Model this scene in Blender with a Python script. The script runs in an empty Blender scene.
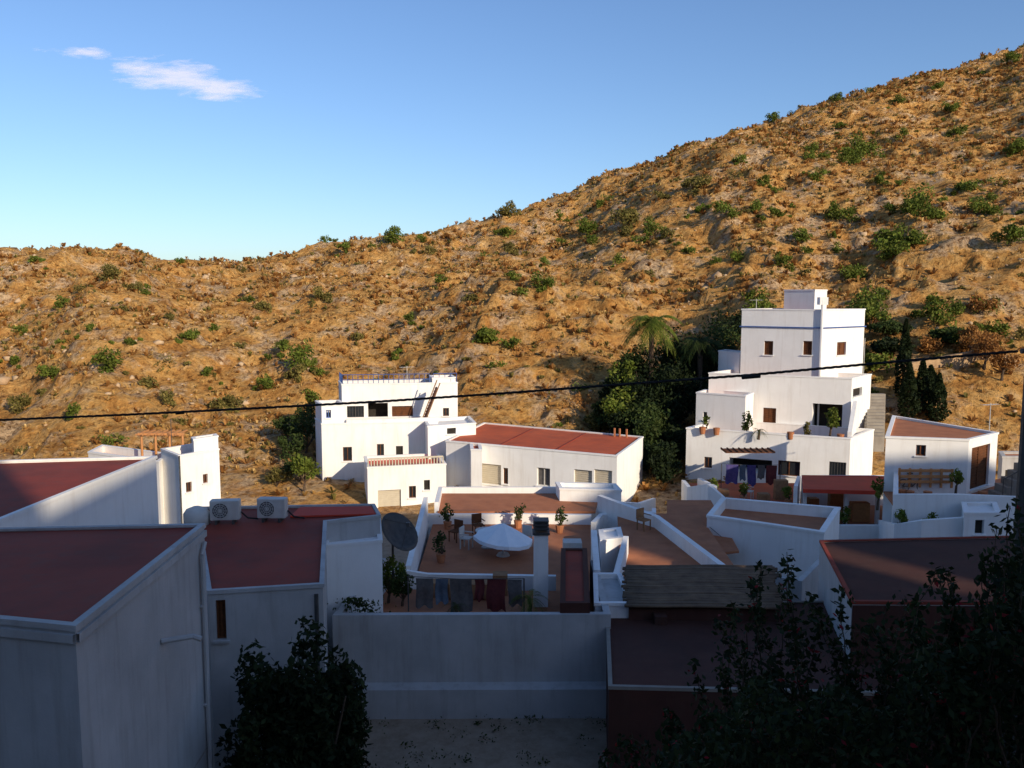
import bpy, math, random
import numpy as np
from mathutils import Vector, Matrix
random.seed(7); rng=np.random.default_rng(7)
sc=bpy.context.scene
F=850.0; TH=math.radians(6); CT,ST=math.cos(TH),math.sin(TH)
# ---------- survey helpers (bearing / elevation -> ground position) ----------
def ray(px,py):
    u=(px-512)/F; v=(384-py)/F
    return Vector((u,CT+v*ST,-ST+v*CT))
def PZ(px,py,z):
    d=ray(px,py); t=z/d.z; return (d.x*t,d.y*t)
def PD(px,py,D):
    d=ray(px,py); return d*(D/d.y)
def G(px,D,py=450):
    p=PD(px,py,D); return (p.x,p.y)
def ZD(py,D): return PD(512,py,D).z
# ---------- materials ----------
def newmat(n):
    m=bpy.data.materials.new(n); m.use_nodes=True
    nt=m.node_tree; b=nt.nodes['Principled BSDF']; return m,nt,b
def N(nt,t,**k):
    n=nt.nodes.new(t)
    for a,v in k.items():
        if a in n.inputs: n.inputs[a].default_value=v
        else: setattr(n,a,v)
    return n
def ramp(nt,src,stops,interp='LINEAR'):
    r=nt.nodes.new('ShaderNodeValToRGB'); r.color_ramp.interpolation=interp
    e=r.color_ramp.elements
    while len(e)<len(stops): e.new(0.5)
    for i,(p,c) in enumerate(stops):
        e[i].position=p; e[i].color=(c[0],c[1],c[2],1)
    nt.links.new(src,r.inputs[0]); return r
def mix(nt,a,b,f,mode='MIX'):
    m=nt.nodes.new('ShaderNodeMix'); m.data_type='RGBA'; m.blend_type=mode
    for s,i in ((f,0),(a,6),(b,7)):
        if isinstance(s,(int,float)): m.inputs[i].default_value=s
        elif isinstance(s,tuple): m.inputs[i].default_value=(*s[:3],1)
        else: nt.links.new(s,m.inputs[i])
    return m.outputs[2]
def bump(nt,b,h,strength=0.3,dist=0.02):
    bp=N(nt,'ShaderNodeBump',Strength=strength,Distance=dist)
    nt.links.new(h,bp.inputs['Height']); nt.links.new(bp.outputs[0],b.inputs['Normal'])
def coords(nt,scale=(1,1,1)):
    g=nt.nodes.new('ShaderNodeNewGeometry'); mp=nt.nodes.new('ShaderNodeMapping')
    mp.inputs['Scale'].default_value=scale
    nt.links.new(g.outputs['Position'],mp.inputs[0]); return mp.outputs[0]
def noise(nt,vec,s,d=4,r=0.6):
    n=N(nt,'ShaderNodeTexNoise',Scale=s,Detail=d,Roughness=r); nt.links.new(vec,n.inputs['Vector']); return n.outputs['Fac']
def surf(n,c1,c2,scale=1.5,rough=0.85,streak=0.0,dirt=(0.3,0.25,0.2),bs=0.25,fine=30):
    m,nt,b=newmat(n); co=coords(nt)
    f=noise(nt,co,scale,5); r=ramp(nt,f,[(0.35,c1),(0.68,c2)])
    col=r.outputs[0]
    if streak>0:
        cs=coords(nt,(2.2,2.2,0.22)); fs=noise(nt,cs,1.6,6,0.65)
        rs=ramp(nt,fs,[(0.50,(0,0,0)),(0.78,(streak,)*3)])
        col=mix(nt,col,dirt,rs.outputs[0])
        f3=noise(nt,co,0.35,3); r3=ramp(nt,f3,[(0.4,(0.0,)*3),(0.75,(streak*0.5,)*3)])
        col=mix(nt,col,dirt,r3.outputs[0])
    nt.links.new(col,b.inputs['Base Color']); b.inputs['Roughness'].default_value=rough
    b.inputs['Specular IOR Level'].default_value=0.2
    bump(nt,b,noise(nt,co,fine,4),bs,0.02); return m
W=surf('white_plaster',(0.80,0.79,0.77),(0.86,0.85,0.83),0.8,streak=0.30,dirt=(0.48,0.41,0.34))
W2=surf('shaded_white_plaster',(0.40,0.395,0.39),(0.50,0.49,0.48),0.8,streak=0.5,dirt=(0.22,0.19,0.16))  # white plaster with foreground shade put into its colour, plus grime streaks
RED=surf('red_oxide_roof_paint',(0.54,0.115,0.045),(0.38,0.078,0.035),0.7,rough=0.8,streak=0.35,dirt=(0.30,0.13,0.08))
REDS=surf('dark_shaded_red_paint',(0.30,0.052,0.03),(0.19,0.036,0.023),0.6,rough=0.8,streak=0.5,dirt=(0.14,0.07,0.055))  # red roof paint darkened for roofs in shade; also plain dark red trim
REDB=surf('bright_red_roof_paint',(0.62,0.06,0.03),(0.50,0.05,0.025),0.9,rough=0.7,streak=0.2,dirt=(0.3,0.1,0.07))
TERR=surf('terracotta_paving',(0.44,0.17,0.08),(0.34,0.125,0.06),1.5,rough=0.8,streak=0.35,dirt=(0.24,0.13,0.085))
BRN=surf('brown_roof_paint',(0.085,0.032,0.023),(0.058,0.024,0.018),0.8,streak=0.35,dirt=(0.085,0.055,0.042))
CONC=surf('concrete',(0.30,0.27,0.23),(0.22,0.19,0.16),1.3,streak=0.3,dirt=(0.15,0.12,0.09),bs=0.5)
WOOD=surf('weathered_wood',(0.32,0.17,0.08),(0.22,0.11,0.05),6,streak=0.2)
ORW=surf('orange_wood',(0.55,0.26,0.10),(0.42,0.19,0.08),6)
DKW=surf('dark_wood',(0.15,0.055,0.022),(0.09,0.038,0.018),5)
MET=surf('dark_metal',(0.05,0.05,0.05),(0.09,0.085,0.08),5,rough=0.5)
LMET=surf('painted_metal',(0.50,0.49,0.46),(0.58,0.57,0.53),5,rough=0.5,streak=0.3,dirt=(0.3,0.22,0.15))
BLUE=surf('blue_paint',(0.05,0.10,0.28),(0.07,0.13,0.33),4,rough=0.5)
BLK=surf('cable_rubber',(0.015,0.015,0.015),(0.03,0.03,0.03),8)
SHUT=surf('beige_shutter',(0.50,0.44,0.34),(0.56,0.50,0.39),4,rough=0.6)
FAB=surf('white_canvas',(0.74,0.78,0.82),(0.80,0.83,0.86),4)
CLP=surf('purple_cloth',(0.05,0.045,0.16),(0.09,0.07,0.2),9)
CLR=surf('red_cloth',(0.13,0.03,0.03),(0.09,0.022,0.025),9)
CLB=surf('blue_cloth',(0.07,0.10,0.14),(0.11,0.14,0.18),9)
CLG=surf('grey_cloth',(0.13,0.12,0.115),(0.085,0.08,0.08),9)
POT=surf('clay_pot',(0.42,0.17,0.08),(0.33,0.13,0.06),9)
BARK=surf('bark',(0.11,0.075,0.05),(0.06,0.04,0.028),9,bs=0.8)
REED=surf('reed_mat',(0.20,0.135,0.085),(0.12,0.08,0.055),2.5,streak=0.4,dirt=(0.07,0.048,0.03),bs=0.6)
def glassm():
    m,nt,b=newmat('window_glass'); b.inputs['Base Color'].default_value=(0.02,0.025,0.03,1)
    b.inputs['Roughness'].default_value=0.08; return m
GL=glassm()
DARK=surf('dark_interior_shade',(0.02,0.017,0.015),(0.035,0.03,0.025),3)  # near-black colour stands in for shade inside porches and openings
def leafm(n,c1,c2,c3,lo=0.6,trans=0.25):
    m,nt,b=newmat(n); g=nt.nodes.new('ShaderNodeNewGeometry')
    r=ramp(nt,g.outputs['Random Per Island'],[(0,c1),(0.5,c2),(1,c3)])
    f=noise(nt,coords(nt),0.9,3); r2=ramp(nt,f,[(0.35,(lo,)*3),(0.65,(1.15,)*3)])
    c=mix(nt,r.outputs[0],r2.outputs[0],1.0,'MULTIPLY'); nt.links.new(c,b.inputs['Base Color'])
    b.inputs['Roughness'].default_value=0.7; b.inputs['Specular IOR Level'].default_value=0.15
    t=nt.nodes.new('ShaderNodeBsdfTranslucent'); nt.links.new(c,t.inputs[0]); mx=nt.nodes.new('ShaderNodeMixShader'); mx.inputs[0].default_value=trans
    out=nt.nodes['Material Output']; nt.links.new(b.outputs[0],mx.inputs[1]); nt.links.new(t.outputs[0],mx.inputs[2]); nt.links.new(mx.outputs[0],out.inputs[0])
    return m
LG=leafm('leaf_green',(0.08,0.12,0.015),(0.13,0.17,0.025),(0.20,0.22,0.04))
LO=leafm('leaf_olive',(0.12,0.115,0.028),(0.19,0.16,0.042),(0.27,0.21,0.065))
LD=leafm('leaf_dark',(0.010,0.019,0.007),(0.018,0.031,0.010),(0.032,0.046,0.014))
LM=leafm('leaf_mid',(0.028,0.05,0.012),(0.05,0.078,0.02),(0.08,0.10,0.028))
LP=leafm('bougainvillea_bract',(0.20,0.012,0.02),(0.27,0.02,0.03),(0.32,0.04,0.03))
SC=leafm('dry_grass_blade',(0.42,0.23,0.065),(0.60,0.37,0.12),(0.68,0.48,0.20),0.7,0.35)
SR=leafm('rust_scrub_leaf',(0.22,0.095,0.028),(0.35,0.16,0.045),(0.46,0.23,0.07),0.7,0.3)
# ---------- mesh helpers ----------
def obj_np(name,V,Fc,mats,parent=None,midx=None,smooth=False):
    V=np.asarray(V,dtype=np.float32); Fc=np.asarray(Fc,dtype=np.int32)
    me=bpy.data.meshes.new(name); n,k=Fc.shape
    me.vertices.add(len(V)); me.vertices.foreach_set('co',V.ravel())
    me.loops.add(n*k); me.loops.foreach_set('vertex_index',Fc.ravel())
    me.polygons.add(n); me.polygons.foreach_set('loop_start',np.arange(0,n*k,k,dtype=np.int32))
    me.polygons.foreach_set('loop_total',np.full(n,k,dtype=np.int32))
    if not isinstance(mats,(list,tuple)): mats=[mats]
    for m in mats: me.materials.append(m)
    if smooth: me.polygons.foreach_set('use_smooth',np.ones(n,dtype=bool))
    me.update(calc_edges=True); me.validate()
    o=bpy.data.objects.new(name,me); sc.collection.objects.link(o); par(o,parent); return o
def par(o,p):
    if p is not None:
        o.parent=p; o.matrix_parent_inverse=Matrix.Translation(-p.location)
def obj(name,V,Fs,mat,parent=None,smooth=False):
    me=bpy.data.meshes.new(name); me.from_pydata([tuple(v) for v in V],[],Fs)
    me.materials.append(mat)
    if smooth:
        for p in me.polygons: p.use_smooth=True
    me.update(); o=bpy.data.objects.new(name,me); sc.collection.objects.link(o); par(o,parent); return o
def empty(name,xy,z=-12):
    e=bpy.data.objects.new(name,None); e.location=(xy[0],xy[1],z); e.empty_display_size=0.3
    sc.collection.objects.link(e); return e
class MB:
    def __init__(s): s.V=[];s.F=[]
    def quad(s,a,b,c,d):
        i=len(s.V); s.V+= [a,b,c,d]; s.F.append((i,i+1,i+2,i+3))
    def box(s,c,size,rot=0,tilt=0):
        hx,hy,hz=[q/2 for q in size]; i=len(s.V)
        R=Matrix.Rotation(rot,3,'Z')@Matrix.Rotation(tilt,3,'X')
        for dx,dy,dz in ((-1,-1,-1),(1,-1,-1),(1,1,-1),(-1,1,-1),(-1,-1,1),(1,-1,1),(1,1,1),(-1,1,1)):
            s.V.append(tuple(Vector(c)+R@Vector((dx*hx,dy*hy,dz*hz))))
        for f in ((0,3,2,1),(4,5,6,7),(0,1,5,4),(1,2,6,5),(2,3,7,6),(3,0,4,7)): s.F.append(tuple(i+q for q in f))
    def tube(s,pts,rad,n=7):
        pts=[Vector(p) for p in pts]; i0=len(s.V)
        if not isinstance(rad,(list,tuple)): rad=[rad]*len(pts)
        for k,p in enumerate(pts):
            d=(pts[min(k+1,len(pts)-1)]-pts[max(k-1,0)]).normalized()
            u=Vector((1,0,0)).cross(d).normalized() if abs(d.z)>=0.9 else d.cross(Vector((0,0,1))).normalized()
            w=d.cross(u)
            for j in range(n):
                a=2*math.pi*j/n; s.V.append(tuple(p+(u*math.cos(a)+w*math.sin(a))*rad[k]))
        for k in range(len(pts)-1):
            for j in range(n):
                a=i0+k*n+j; b=i0+k*n+(j+1)%n; s.F.append((a,b,b+n,a+n))
        s.F.append(tuple(i0+j for j in range(n))[::-1]); s.F.append(tuple(i0+(len(pts)-1)*n+j for j in range(n)))
    def make(s,name,mat,parent=None,smooth=False): return obj(name,s.V,s.F,mat,parent,smooth)
def offset(pts,d):
    n=len(pts); out=[]
    for i in range(n):
        p=Vector(pts[i]); a=(p-Vector(pts[i-1])).normalized(); b=(Vector(pts[(i+1)%n])-p).normalized()
        na=Vector((-a.y,a.x)); nb=Vector((-b.y,b.x)); m=(na+nb)
        k=max(0.35,(1+na.dot(nb))); out.append(tuple(p+m*(d/k)))
    return out
def quadp(a,b,c):
    return [a,b,c,(a[0]+c[0]-b[0],a[1]+c[1]-b[1])]
def block(parent,nm,pts,z0,z1,ph=0.3,th=0.16,roof=None,wall=None,ops=(),cop=0.03,capmat=None,caph=0.04):
    roof=roof or RED; wall=wall or W
    pts=[tuple(p[:2]) for p in pts]
    area=sum(pts[i][0]*pts[(i+1)%len(pts)][1]-pts[(i+1)%len(pts)][0]*pts[i][1] for i in range(len(pts)))
    assert area>0,nm
    mb=MB(); n=len(pts)
    for i in range(n):
        p=Vector(pts[i]); q=Vector(pts[(i+1)%n]); L=(q-p).length; e=(q-p)/L; nn=Vector((e.y,-e.x))
        def P(u,v,d=0): 
            w=p+e*u+nn*d; return (w.x,w.y,v)
        rects=[]
        for o in ops:
            if o[0]!=i: continue
            def hit(px,py):
                d=ray(px,py); den=nn.x*d.x+nn.y*d.y; t=(nn.x*p.x+nn.y*p.y)/den
                w=d*t; return ((w.x-p.x)*e.x+(w.y-p.y)*e.y, w.z)
            ax,ay,bx,by=o[1:5]; cx,cy=(ax+bx)/2,(ay+by)/2
            u0=hit(ax,cy)[0];u1=hit(bx,cy)[0];v1=hit(cx,ay)[1];v0=hit(cx,by)[1]
            u0,u1=max(0.05,min(u0,u1)),min(L-0.05,max(u0,u1)); v0=max(v0,z0+0.05); v1=min(v1,z1-0.05)
            if u1-u0>0.1 and v1-v0>0.1: rects.append((u0,u1,v0,v1,o[5]))
        us=sorted({0,L,*[r[0] for r in rects],*[r[1] for r in rects]}); vs=sorted({z0,z1,*[r[2] for r in rects],*[r[3] for r in rects]})
        for a in range(len(us)-1):
            for b in range(len(vs)-1):
                cu,cv=(us[a]+us[a+1])/2,(vs[b]+vs[b+1])/2
                if any(r[0]<cu<r[1] and r[2]<cv<r[3] for r in rects): continue
                mb.quad(P(us[a],vs[b]),P(us[a+1],vs[b]),P(us[a+1],vs[b+1]),P(us[a],vs[b+1]))
        for k,(u0,u1,v0,v1,kind) in enumerate(rects):
            dp=-0.16 if kind!='porch' else -1.5
            mb.quad(P(u0,v0),P(u0,v0,dp),P(u0,v1,dp),P(u0,v1)); mb.quad(P(u1,v0,dp),P(u1,v0),P(u1,v1),P(u1,v1,dp))
            mb.quad(P(u0,v1,dp),P(u1,v1,dp),P(u1,v1),P(u0,v1)); mb.quad(P(u0,v0),P(u1,v0),P(u1,v0,dp),P(u0,v0,dp))
            pane=MB(); pane.quad(P(u0,v0,dp),P(u1,v0,dp),P(u1,v1,dp),P(u0,v1,dp))
            rot=math.atan2(e.y,e.x)
            pm={'glass':GL,'wood':DKW,'shutter':SHUT,'dark':DARK,'porch':DARK,'bars':GL,'gdoor':CLG,'blue':GL}[kind]
            pane.make(f'{nm}_window_{i}_{k}_pane',pm,parent)
            fr=MB(); w_,h_=u1-u0,v1-v0; t=0.05
            def bx_(uc,vc,du,dv,dd=0.05,off=0.03):
                c=P(uc,vc,dp+off); fr.box(c,(du,dd,dv),rot)
            if kind in('glass','wood','blue','bars','gdoor','shutter'):
                bx_(u0+t/2,(v0+v1)/2,t,h_); bx_(u1-t/2,(v0+v1)/2,t,h_)
                bx_((u0+u1)/2,v0+t/2,w_-2*t,t); bx_((u0+u1)/2,v1-t/2,w_-2*t,t)
                if kind!='shutter': bx_((u0+u1)/2,(v0+v1)/2,t,h_-2*t)
                if kind in('shutter','wood'):
                    ns=max(3,int(h_/0.13))
                    for q in range(ns):
                        bx_((u0+u1)/2,v0+t+(q+0.5)*(h_-2*t)/ns,w_-2*t-0.01,0.6*(h_-2*t)/ns,0.03,0.018)
                if kind=='bars':
                    for q in range(1,6): fr.box(P(u0+w_*q/6,(v0+v1)/2,-0.03),(0.02,0.02,h_),rot)
                fm={'glass':DKW,'wood':DKW,'blue':BLUE,'bars':MET,'gdoor':LMET,'shutter':SHUT}[kind]
                fr.make(f'{nm}_window_{i}_{k}_frame',fm,parent)
            sl=MB(); sl.box(P((u0+u1)/2,v0-0.03,0.02),(w_+0.16,0.12,0.055),rot); sl.make(f'{nm}_sill_{i}_{k}',wall,parent)
    inn=offset(pts,th); zr=z1-ph
    for i in range(n):
        j=(i+1)%n
        mb.quad((*inn[j],zr),(*inn[i],zr),(*inn[i],z1),(*inn[j],z1))
        mb.quad((*pts[i],z1),(*pts[j],z1),(*inn[j],z1),(*inn[i],z1))
    mb.make(nm+'_walls',wall,parent)
    obj(nm+'_roof',[(*p,zr) for p in inn],[tuple(range(n))],roof,parent)
    if cop>0:
        o1=offset(pts,-cop); i1=offset(pts,th+0.015); c=MB(); za,zb=z1-0.004,z1+caph
        for i in range(n):
            j=(i+1)%n
            c.quad((*o1[i],zb),(*o1[j],zb),(*i1[j],zb),(*i1[i],zb)); c.quad((*o1[i],za-0.05),(*o1[j],za-0.05),(*o1[j],zb),(*o1[i],zb))
            c.quad((*i1[j],za-0.01),(*i1[i],za-0.01),(*i1[i],zb),(*i1[j],zb)); c.quad((*o1[j],za-0.05),(*o1[i],za-0.05),(*i1[i],za-0.01),(*i1[j],za-0.01))
        c.make(nm+'_coping',capmat or wall,parent)
def pwall(name,pts,z0,z1,th=0.2,mat=None,parent=None):
    """free-standing mitred wall along a polyline; z1 may be list"""
    mat=mat or W; n=len(pts); P=[Vector(p[:2]) for p in pts]
    zt=z1 if isinstance(z1,(list,tuple)) else [z1]*n; L=[];R=[]
    for i in range(n):
        a=(P[i]-P[i-1]).normalized() if i>0 else (P[1]-P[0]).normalized()
        b=(P[i+1]-P[i]).normalized() if i<n-1 else a
        m=(Vector((-a.y,a.x))+Vector((-b.y,b.x))); k=max(0.4,1+a.dot(b)); m=m*(th/2/k)
        L.append(P[i]+m); R.append(P[i]-m)
    b=MB()
    for i in range(n-1):
        l0,l1,r0,r1=L[i],L[i+1],R[i],R[i+1]
        b.quad((*r0,z0),(*r1,z0),(*r1,zt[i+1]),(*r0,zt[i])); b.quad((*l1,z0),(*l0,z0),(*l0,zt[i]),(*l1,zt[i+1]))
        b.quad((*r0,zt[i]),(*r1,zt[i+1]),(*l1,zt[i+1]),(*l0,zt[i]))
    b.quad((*L[0],z0),(*R[0],z0),(*R[0],zt[0]),(*L[0],zt[0])); b.quad((*R[-1],z0),(*L[-1],z0),(*L[-1],zt[-1]),(*R[-1],zt[-1]))
    return b.make(name,mat,parent)
def slab(name,pts,z,mat,parent=None,t=0.06):
    n=len(pts); V=[(*p,z) for p in pts]+[(*p,z-t) for p in pts]
    Fs=[tuple(range(n)),tuple(range(2*n-1,n-1,-1))]+[(i,i+n,(i+1)%n+n,(i+1)%n) for i in range(n)]
    return obj(name,V,Fs,mat,parent)
# ---------- terrain ----------
class VN:
    def __init__(s,seed): s.g=np.random.default_rng(seed).random((256,256))
    def __call__(s,x,y):
        x=np.asarray(x,float);y=np.asarray(y,float)
        xi=np.floor(x).astype(int);yi=np.floor(y).astype(int);fx=x-xi;fy=y-yi
        fx=fx*fx*(3-2*fx);fy=fy*fy*(3-2*fy);g=s.g
        a=g[xi%256,yi%256];b=g[(xi+1)%256,yi%256];c=g[xi%256,(yi+1)%256];d=g[(xi+1)%256,(yi+1)%256]
        return (a*(1-fx)+b*fx)*(1-fy)+(c*(1-fx)+d*fx)*fy-0.5
vn=[VN(i) for i in range(10)]
def ss(x,a,b):
    t=np.clip((x-a)/(b-a),0,1); return t*t*(3-2*t)
SKX=[-600,-300,0,100,170,235,320,400,450,520,600,700,800,900,1024,1500]
SKY=[275,270,266,264,268,267,250,241,229,209,179,146,114,79,42,-84]
def terr(x,y):
    x=np.asarray(x,float);y=np.asarray(y,float)
    yy=np.maximum(y,30.); px=512+F*x/yy*1.01; px=np.clip(px,-600,1500)
    yc=np.interp(px,[-600,0,300,512,800,1024,1500],[125,125,135,155,190,210,230])
    py=np.interp(px,SKX,SKY); v=(384-py)/F; zc=(-ST+v*CT)/(CT+v*ST)*yc
    y0=50.; t=(y-y0)/(yc-y0); tc=np.clip(t,0,1)
    z=-13+(zc+13)*(tc**1.06)
    z=z-np.maximum(y-yc,0)*0.10*np.exp(-np.maximum(y-yc,0)/900)
    far=ss(y,260,600); z=z*(1-far)+far*(-30)
    h=ss(y,50,62)
    amp=h*(0.35+0.65*ss(y,55,85)); nearcrest=1-0.75*np.exp(-((t-1)/0.14)**2)
    g=vn[0](px/95+0.3*vn[1](x/20,y/20),y/160.+3)*9.0 + vn[1](x/17,y/30)*5.0 + vn[6](x/9+0.4*vn[1](x/6,y/6),y/24)*3.0
    z=z+amp*nearcrest*g
    wx=x+3.0*vn[8](x/5,y/5); wy=y+3.0*vn[9](x/5,y/5)
    rid=0.5-np.abs(vn[2](wx/6,wy/7)*2); z=z+amp*rid*1.5
    rid2=0.5-np.abs(vn[3](wx/2.7,wy/3.1)*2); z=z+(0.4*h+0.6*amp)*rid2*0.85
    z=z+h*(np.abs(vn[4](wx/1.2,wy/1.3))*0.85+vn[5](x/0.8,y/0.8)*0.25)
    q=z/1.9+vn[5](x/9,y/9)*2; led=(q-np.floor(q)); led=ss(led,0.3,0.7)-led
    z=z+amp*led*0.9*ss(vn[6](x/18,y/18),-0.1,0.15)
    z=z+(1-h)*0.35*ss(-y,-27,-24)
    z=z+(1-h)*vn[3](x/3,y/3)*0.12+(1-h)*ss(-y,-30,-25)*0.75
    drop=ss(y,1.0,2.6); z=np.where(y<30,-1.7*(1-drop)+z*drop,z)
    bed=ss(x,0.4,1.6)*ss(-y,-9.5,-8.6)*ss(y,1.0,2.6); z=z*(1-bed)+bed*(-5.2)
    back=ss(-y,4,38); z=z+back*(21+2.0*vn[0](x/14,2.3+0*y))*np.where(y<0,1,0)  # unseen ridge behind the viewer, added to cast shade over the foreground
    return z
def axis(lo,hi,step,far):
    a=list(np.arange(lo,hi,step)); s=step; v=lo
    left=[]
    while v>-far: s*=1.25; v-=s; left.append(v)
    s=step; v=a[-1]; right=[]
    while v<far: s*=1.25; v+=s; right.append(v)
    return np.array(left[::-1]+a+right)
xs=axis(-105,145,0.45,1800)
yb=axis(-60,-2,1.5,1800); ys=np.concatenate([yb[yb<-2],np.arange(-2,50,0.6),np.arange(50,110,0.42),np.arange(110,235,0.75)])
v=ys[-1]; s=1.0; ext=[]
while v<2500: s*=1.25; v+=s; ext.append(v)
ys=np.concatenate([ys,ext])
X,Y=np.meshgrid(xs,ys); Z=terr(X,Y); nx,ny=len(xs),len(ys)
idx=np.arange(nx*ny).reshape(ny,nx)
Fq=np.stack([idx[:-1,:-1],idx[:-1,1:],idx[1:,1:],idx[1:,:-1]],-1).reshape(-1,4)
def hillmat():
    m,nt,b=newmat('dry_hillside'); co=coords(nt)
    f1=noise(nt,co,0.07,6,0.65); f2=noise(nt,co,0.5,7,0.72); f3=noise(nt,co,2.4,6,0.75); f4=noise(nt,co,0.22,5,0.7)
    r1=ramp(nt,f1,[(0.34,(0.46,0.20,0.05)),(0.48,(0.64,0.35,0.11)),(0.60,(0.50,0.24,0.065)),(0.72,(0.62,0.41,0.19))])
    r2=ramp(nt,f2,[(0.32,(0.16,0.07,0.022)),(0.43,(0.46,0.22,0.06)),(0.56,(0.68,0.42,0.15)),(0.68,(0.64,0.47,0.26))])
    c=mix(nt,r1.outputs[0],r2.outputs[0],0.62)
    r4=ramp(nt,f4,[(0.50,(0,0,0)),(0.60,(0.7,)*3)]); rk=ramp(nt,f3,[(0.35,(0.26,0.17,0.11)),(0.6,(0.64,0.51,0.36))])
    c=mix(nt,c,rk.outputs[0],r4.outputs[0])
    r3=ramp(nt,f3,[(0.36,(0.34,0.26,0.19)),(0.47,(0.92,0.89,0.86)),(0.66,(1.25,1.2,1.1))])
    c=mix(nt,c,r3.outputs[0],0.9,'MULTIPLY')
    g=nt.nodes.new('ShaderNodeNewGeometry'); sx=nt.nodes.new('ShaderNodeSeparateXYZ'); nt.links.new(g.outputs['Position'],sx.inputs[0])
    rr=N(nt,'ShaderNodeMapRange'); rr.inputs[1].default_value=44; rr.inputs[2].default_value=52; nt.links.new(sx.outputs[1],rr.inputs[0])
    gr=ramp(nt,f3,[(0.35,(0.24,0.175,0.12)),(0.65,(0.34,0.26,0.19))])
    c=mix(nt,gr.outputs[0],c,rr.outputs[0])
    nt.links.new(c,b.inputs['Base Color']); b.inputs['Roughness'].default_value=0.95; b.inputs['Specular IOR Level'].default_value=0.1
    vo=N(nt,'ShaderNodeTexVoronoi',Scale=1.3); nt.links.new(co,vo.inputs['Vector'])
    ad=N(nt,'ShaderNodeMath',operation='ADD'); nt.links.new(f3,ad.inputs[0]); nt.links.new(f2,ad.inputs[1])
    ad2=N(nt,'ShaderNodeMath',operation='MULTIPLY_ADD'); nt.links.new(vo.outputs['Distance'],ad2.inputs[0]); ad2.inputs[1].default_value=0.4; nt.links.new(ad.outputs[0],ad2.inputs[2])
    ad3=N(nt,'ShaderNodeMath',operation='MULTIPLY'); nt.links.new(ad2.outputs[0],ad3.inputs[0]); nt.links.new(rr.outputs[0],ad3.inputs[1])
    bump(nt,b,ad3.outputs[0],0.9,0.65); return m
obj_np('hillside_terrain',np.stack([X,Y,Z],-1).reshape(-1,3),Fq,hillmat(),smooth=True)
Dm=np.arange(46,260,0.4)
def hitT(px,py):
    d=ray(px,py); x=d.x/d.y*Dm; z=d.z/d.y*Dm; h=terr(x,Dm); k=np.nonzero(z<h)[0]
    if len(k)==0: return None
    k=k[0]; return (x[k],Dm[k],h[k])
# ---------- vegetation ----------
def leaves(C,size,nrm_jit=1.0):
    n=len(C); a=rng.normal(size=(n,3)); a/=np.linalg.norm(a,axis=1)[:,None]
    b=rng.normal(size=(n,3)); b-=a*np.sum(a*b,1)[:,None]; b/=np.linalg.norm(b,axis=1)[:,None]
    s=(size*rng.uniform(0.6,1.3,n))[:,None]; w=s*0.5
    V=np.stack([C-a*s,C+b*w,C+a*s,C-b*w],1).reshape(-1,3)
    return V,np.arange(4*n).reshape(n,4)
def clumpy(c,r,n,lumps=7,flat=0.8,lr0=0.3,lr1=0.55):
    c=np.array(c); L=rng.normal(size=(lumps,3)); L/=np.linalg.norm(L,axis=1)[:,None]; L*=rng.uniform(0.3,0.85,(lumps,1))
    L[:,2]*=flat; lr=rng.uniform(lr0,lr1,lumps); k=rng.integers(0,lumps,n)
    d=rng.normal(size=(n,3)); d/=np.linalg.norm(d,axis=1)[:,None]; d*=(rng.random((n,1))**0.4)
    p=L[k]+d*lr[k][:,None]; p[:,2]=np.maximum(p[:,2],-0.75)
    return c+p*np.array(r)
def join(parts):
    V=[];Fs=[];o=0
    for v,f in parts: V.append(v);Fs.append(f+o);o+=len(v)
    return np.concatenate(V),np.concatenate(Fs)
def tree(name,base,h,r,leaf,n=1800,ls=0.12,trunk=0.35,lumps=9,lr0=0.3,lr1=0.55):
    e=empty(name,base,base[2]); b=MB(); bx,by,bz=base; th=h*trunk
    top=Vector((bx+0.1*r,by,bz+th)); tr=max(0.05,h*0.03)
    b.tube([(bx,by,bz-0.3),(bx+0.04*r,by,bz+th*0.5),top,top+Vector((0,0,h*0.35))],[tr*1.3,tr,tr*0.8,tr*0.25])
    for k in range(7):
        a=k*0.9+random.random(); q=top+Vector((math.cos(a)*r*0.6,math.sin(a)*r*0.6,(h-th)*random.uniform(0.25,0.7)))
        b.tube([top-Vector((0,0,th*0.2*random.random())),(top+q)/2+Vector((0,0,-0.05*h)),q],[tr*0.5,tr*0.3,tr*0.1],5)
    b.make('trunk_and_limbs',BARK,e)
    c=(bx,by,bz+th+(h-th)*0.5); P=clumpy(c,(r,r,(h-th)*0.56),n,lumps,0.9,lr0,lr1)
    V,Fc=leaves(P,ls); obj_np('foliage',V,Fc,leaf,e); return e
def cypress(name,base,h,r,n=2600,lf=None):
    e=empty(name,base,base[2]); b=MB(); b.tube([(base[0],base[1],base[2]-0.3),(base[0],base[1],base[2]+h*0.5),(base[0],base[1],base[2]+h*0.95)],[0.12,0.08,0.02]); b.make('trunk',BARK,e)
    t=rng.random(n)**0.8; a=rng.uniform(0,6.283,n); prof=np.minimum(1,t*5+0.4)*(1-t)**0.75*(1+0.16*np.sin(a*3+t*14))
    rr=r*prof*np.sqrt(rng.uniform(0.3,1,n)); P=np.stack([base[0]+np.cos(a)*rr,base[1]+np.sin(a)*rr,base[2]+0.2+t*h],-1)
    V,Fc=leaves(P,0.12); obj_np('foliage',V,Fc,lf or LD,e)
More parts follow.
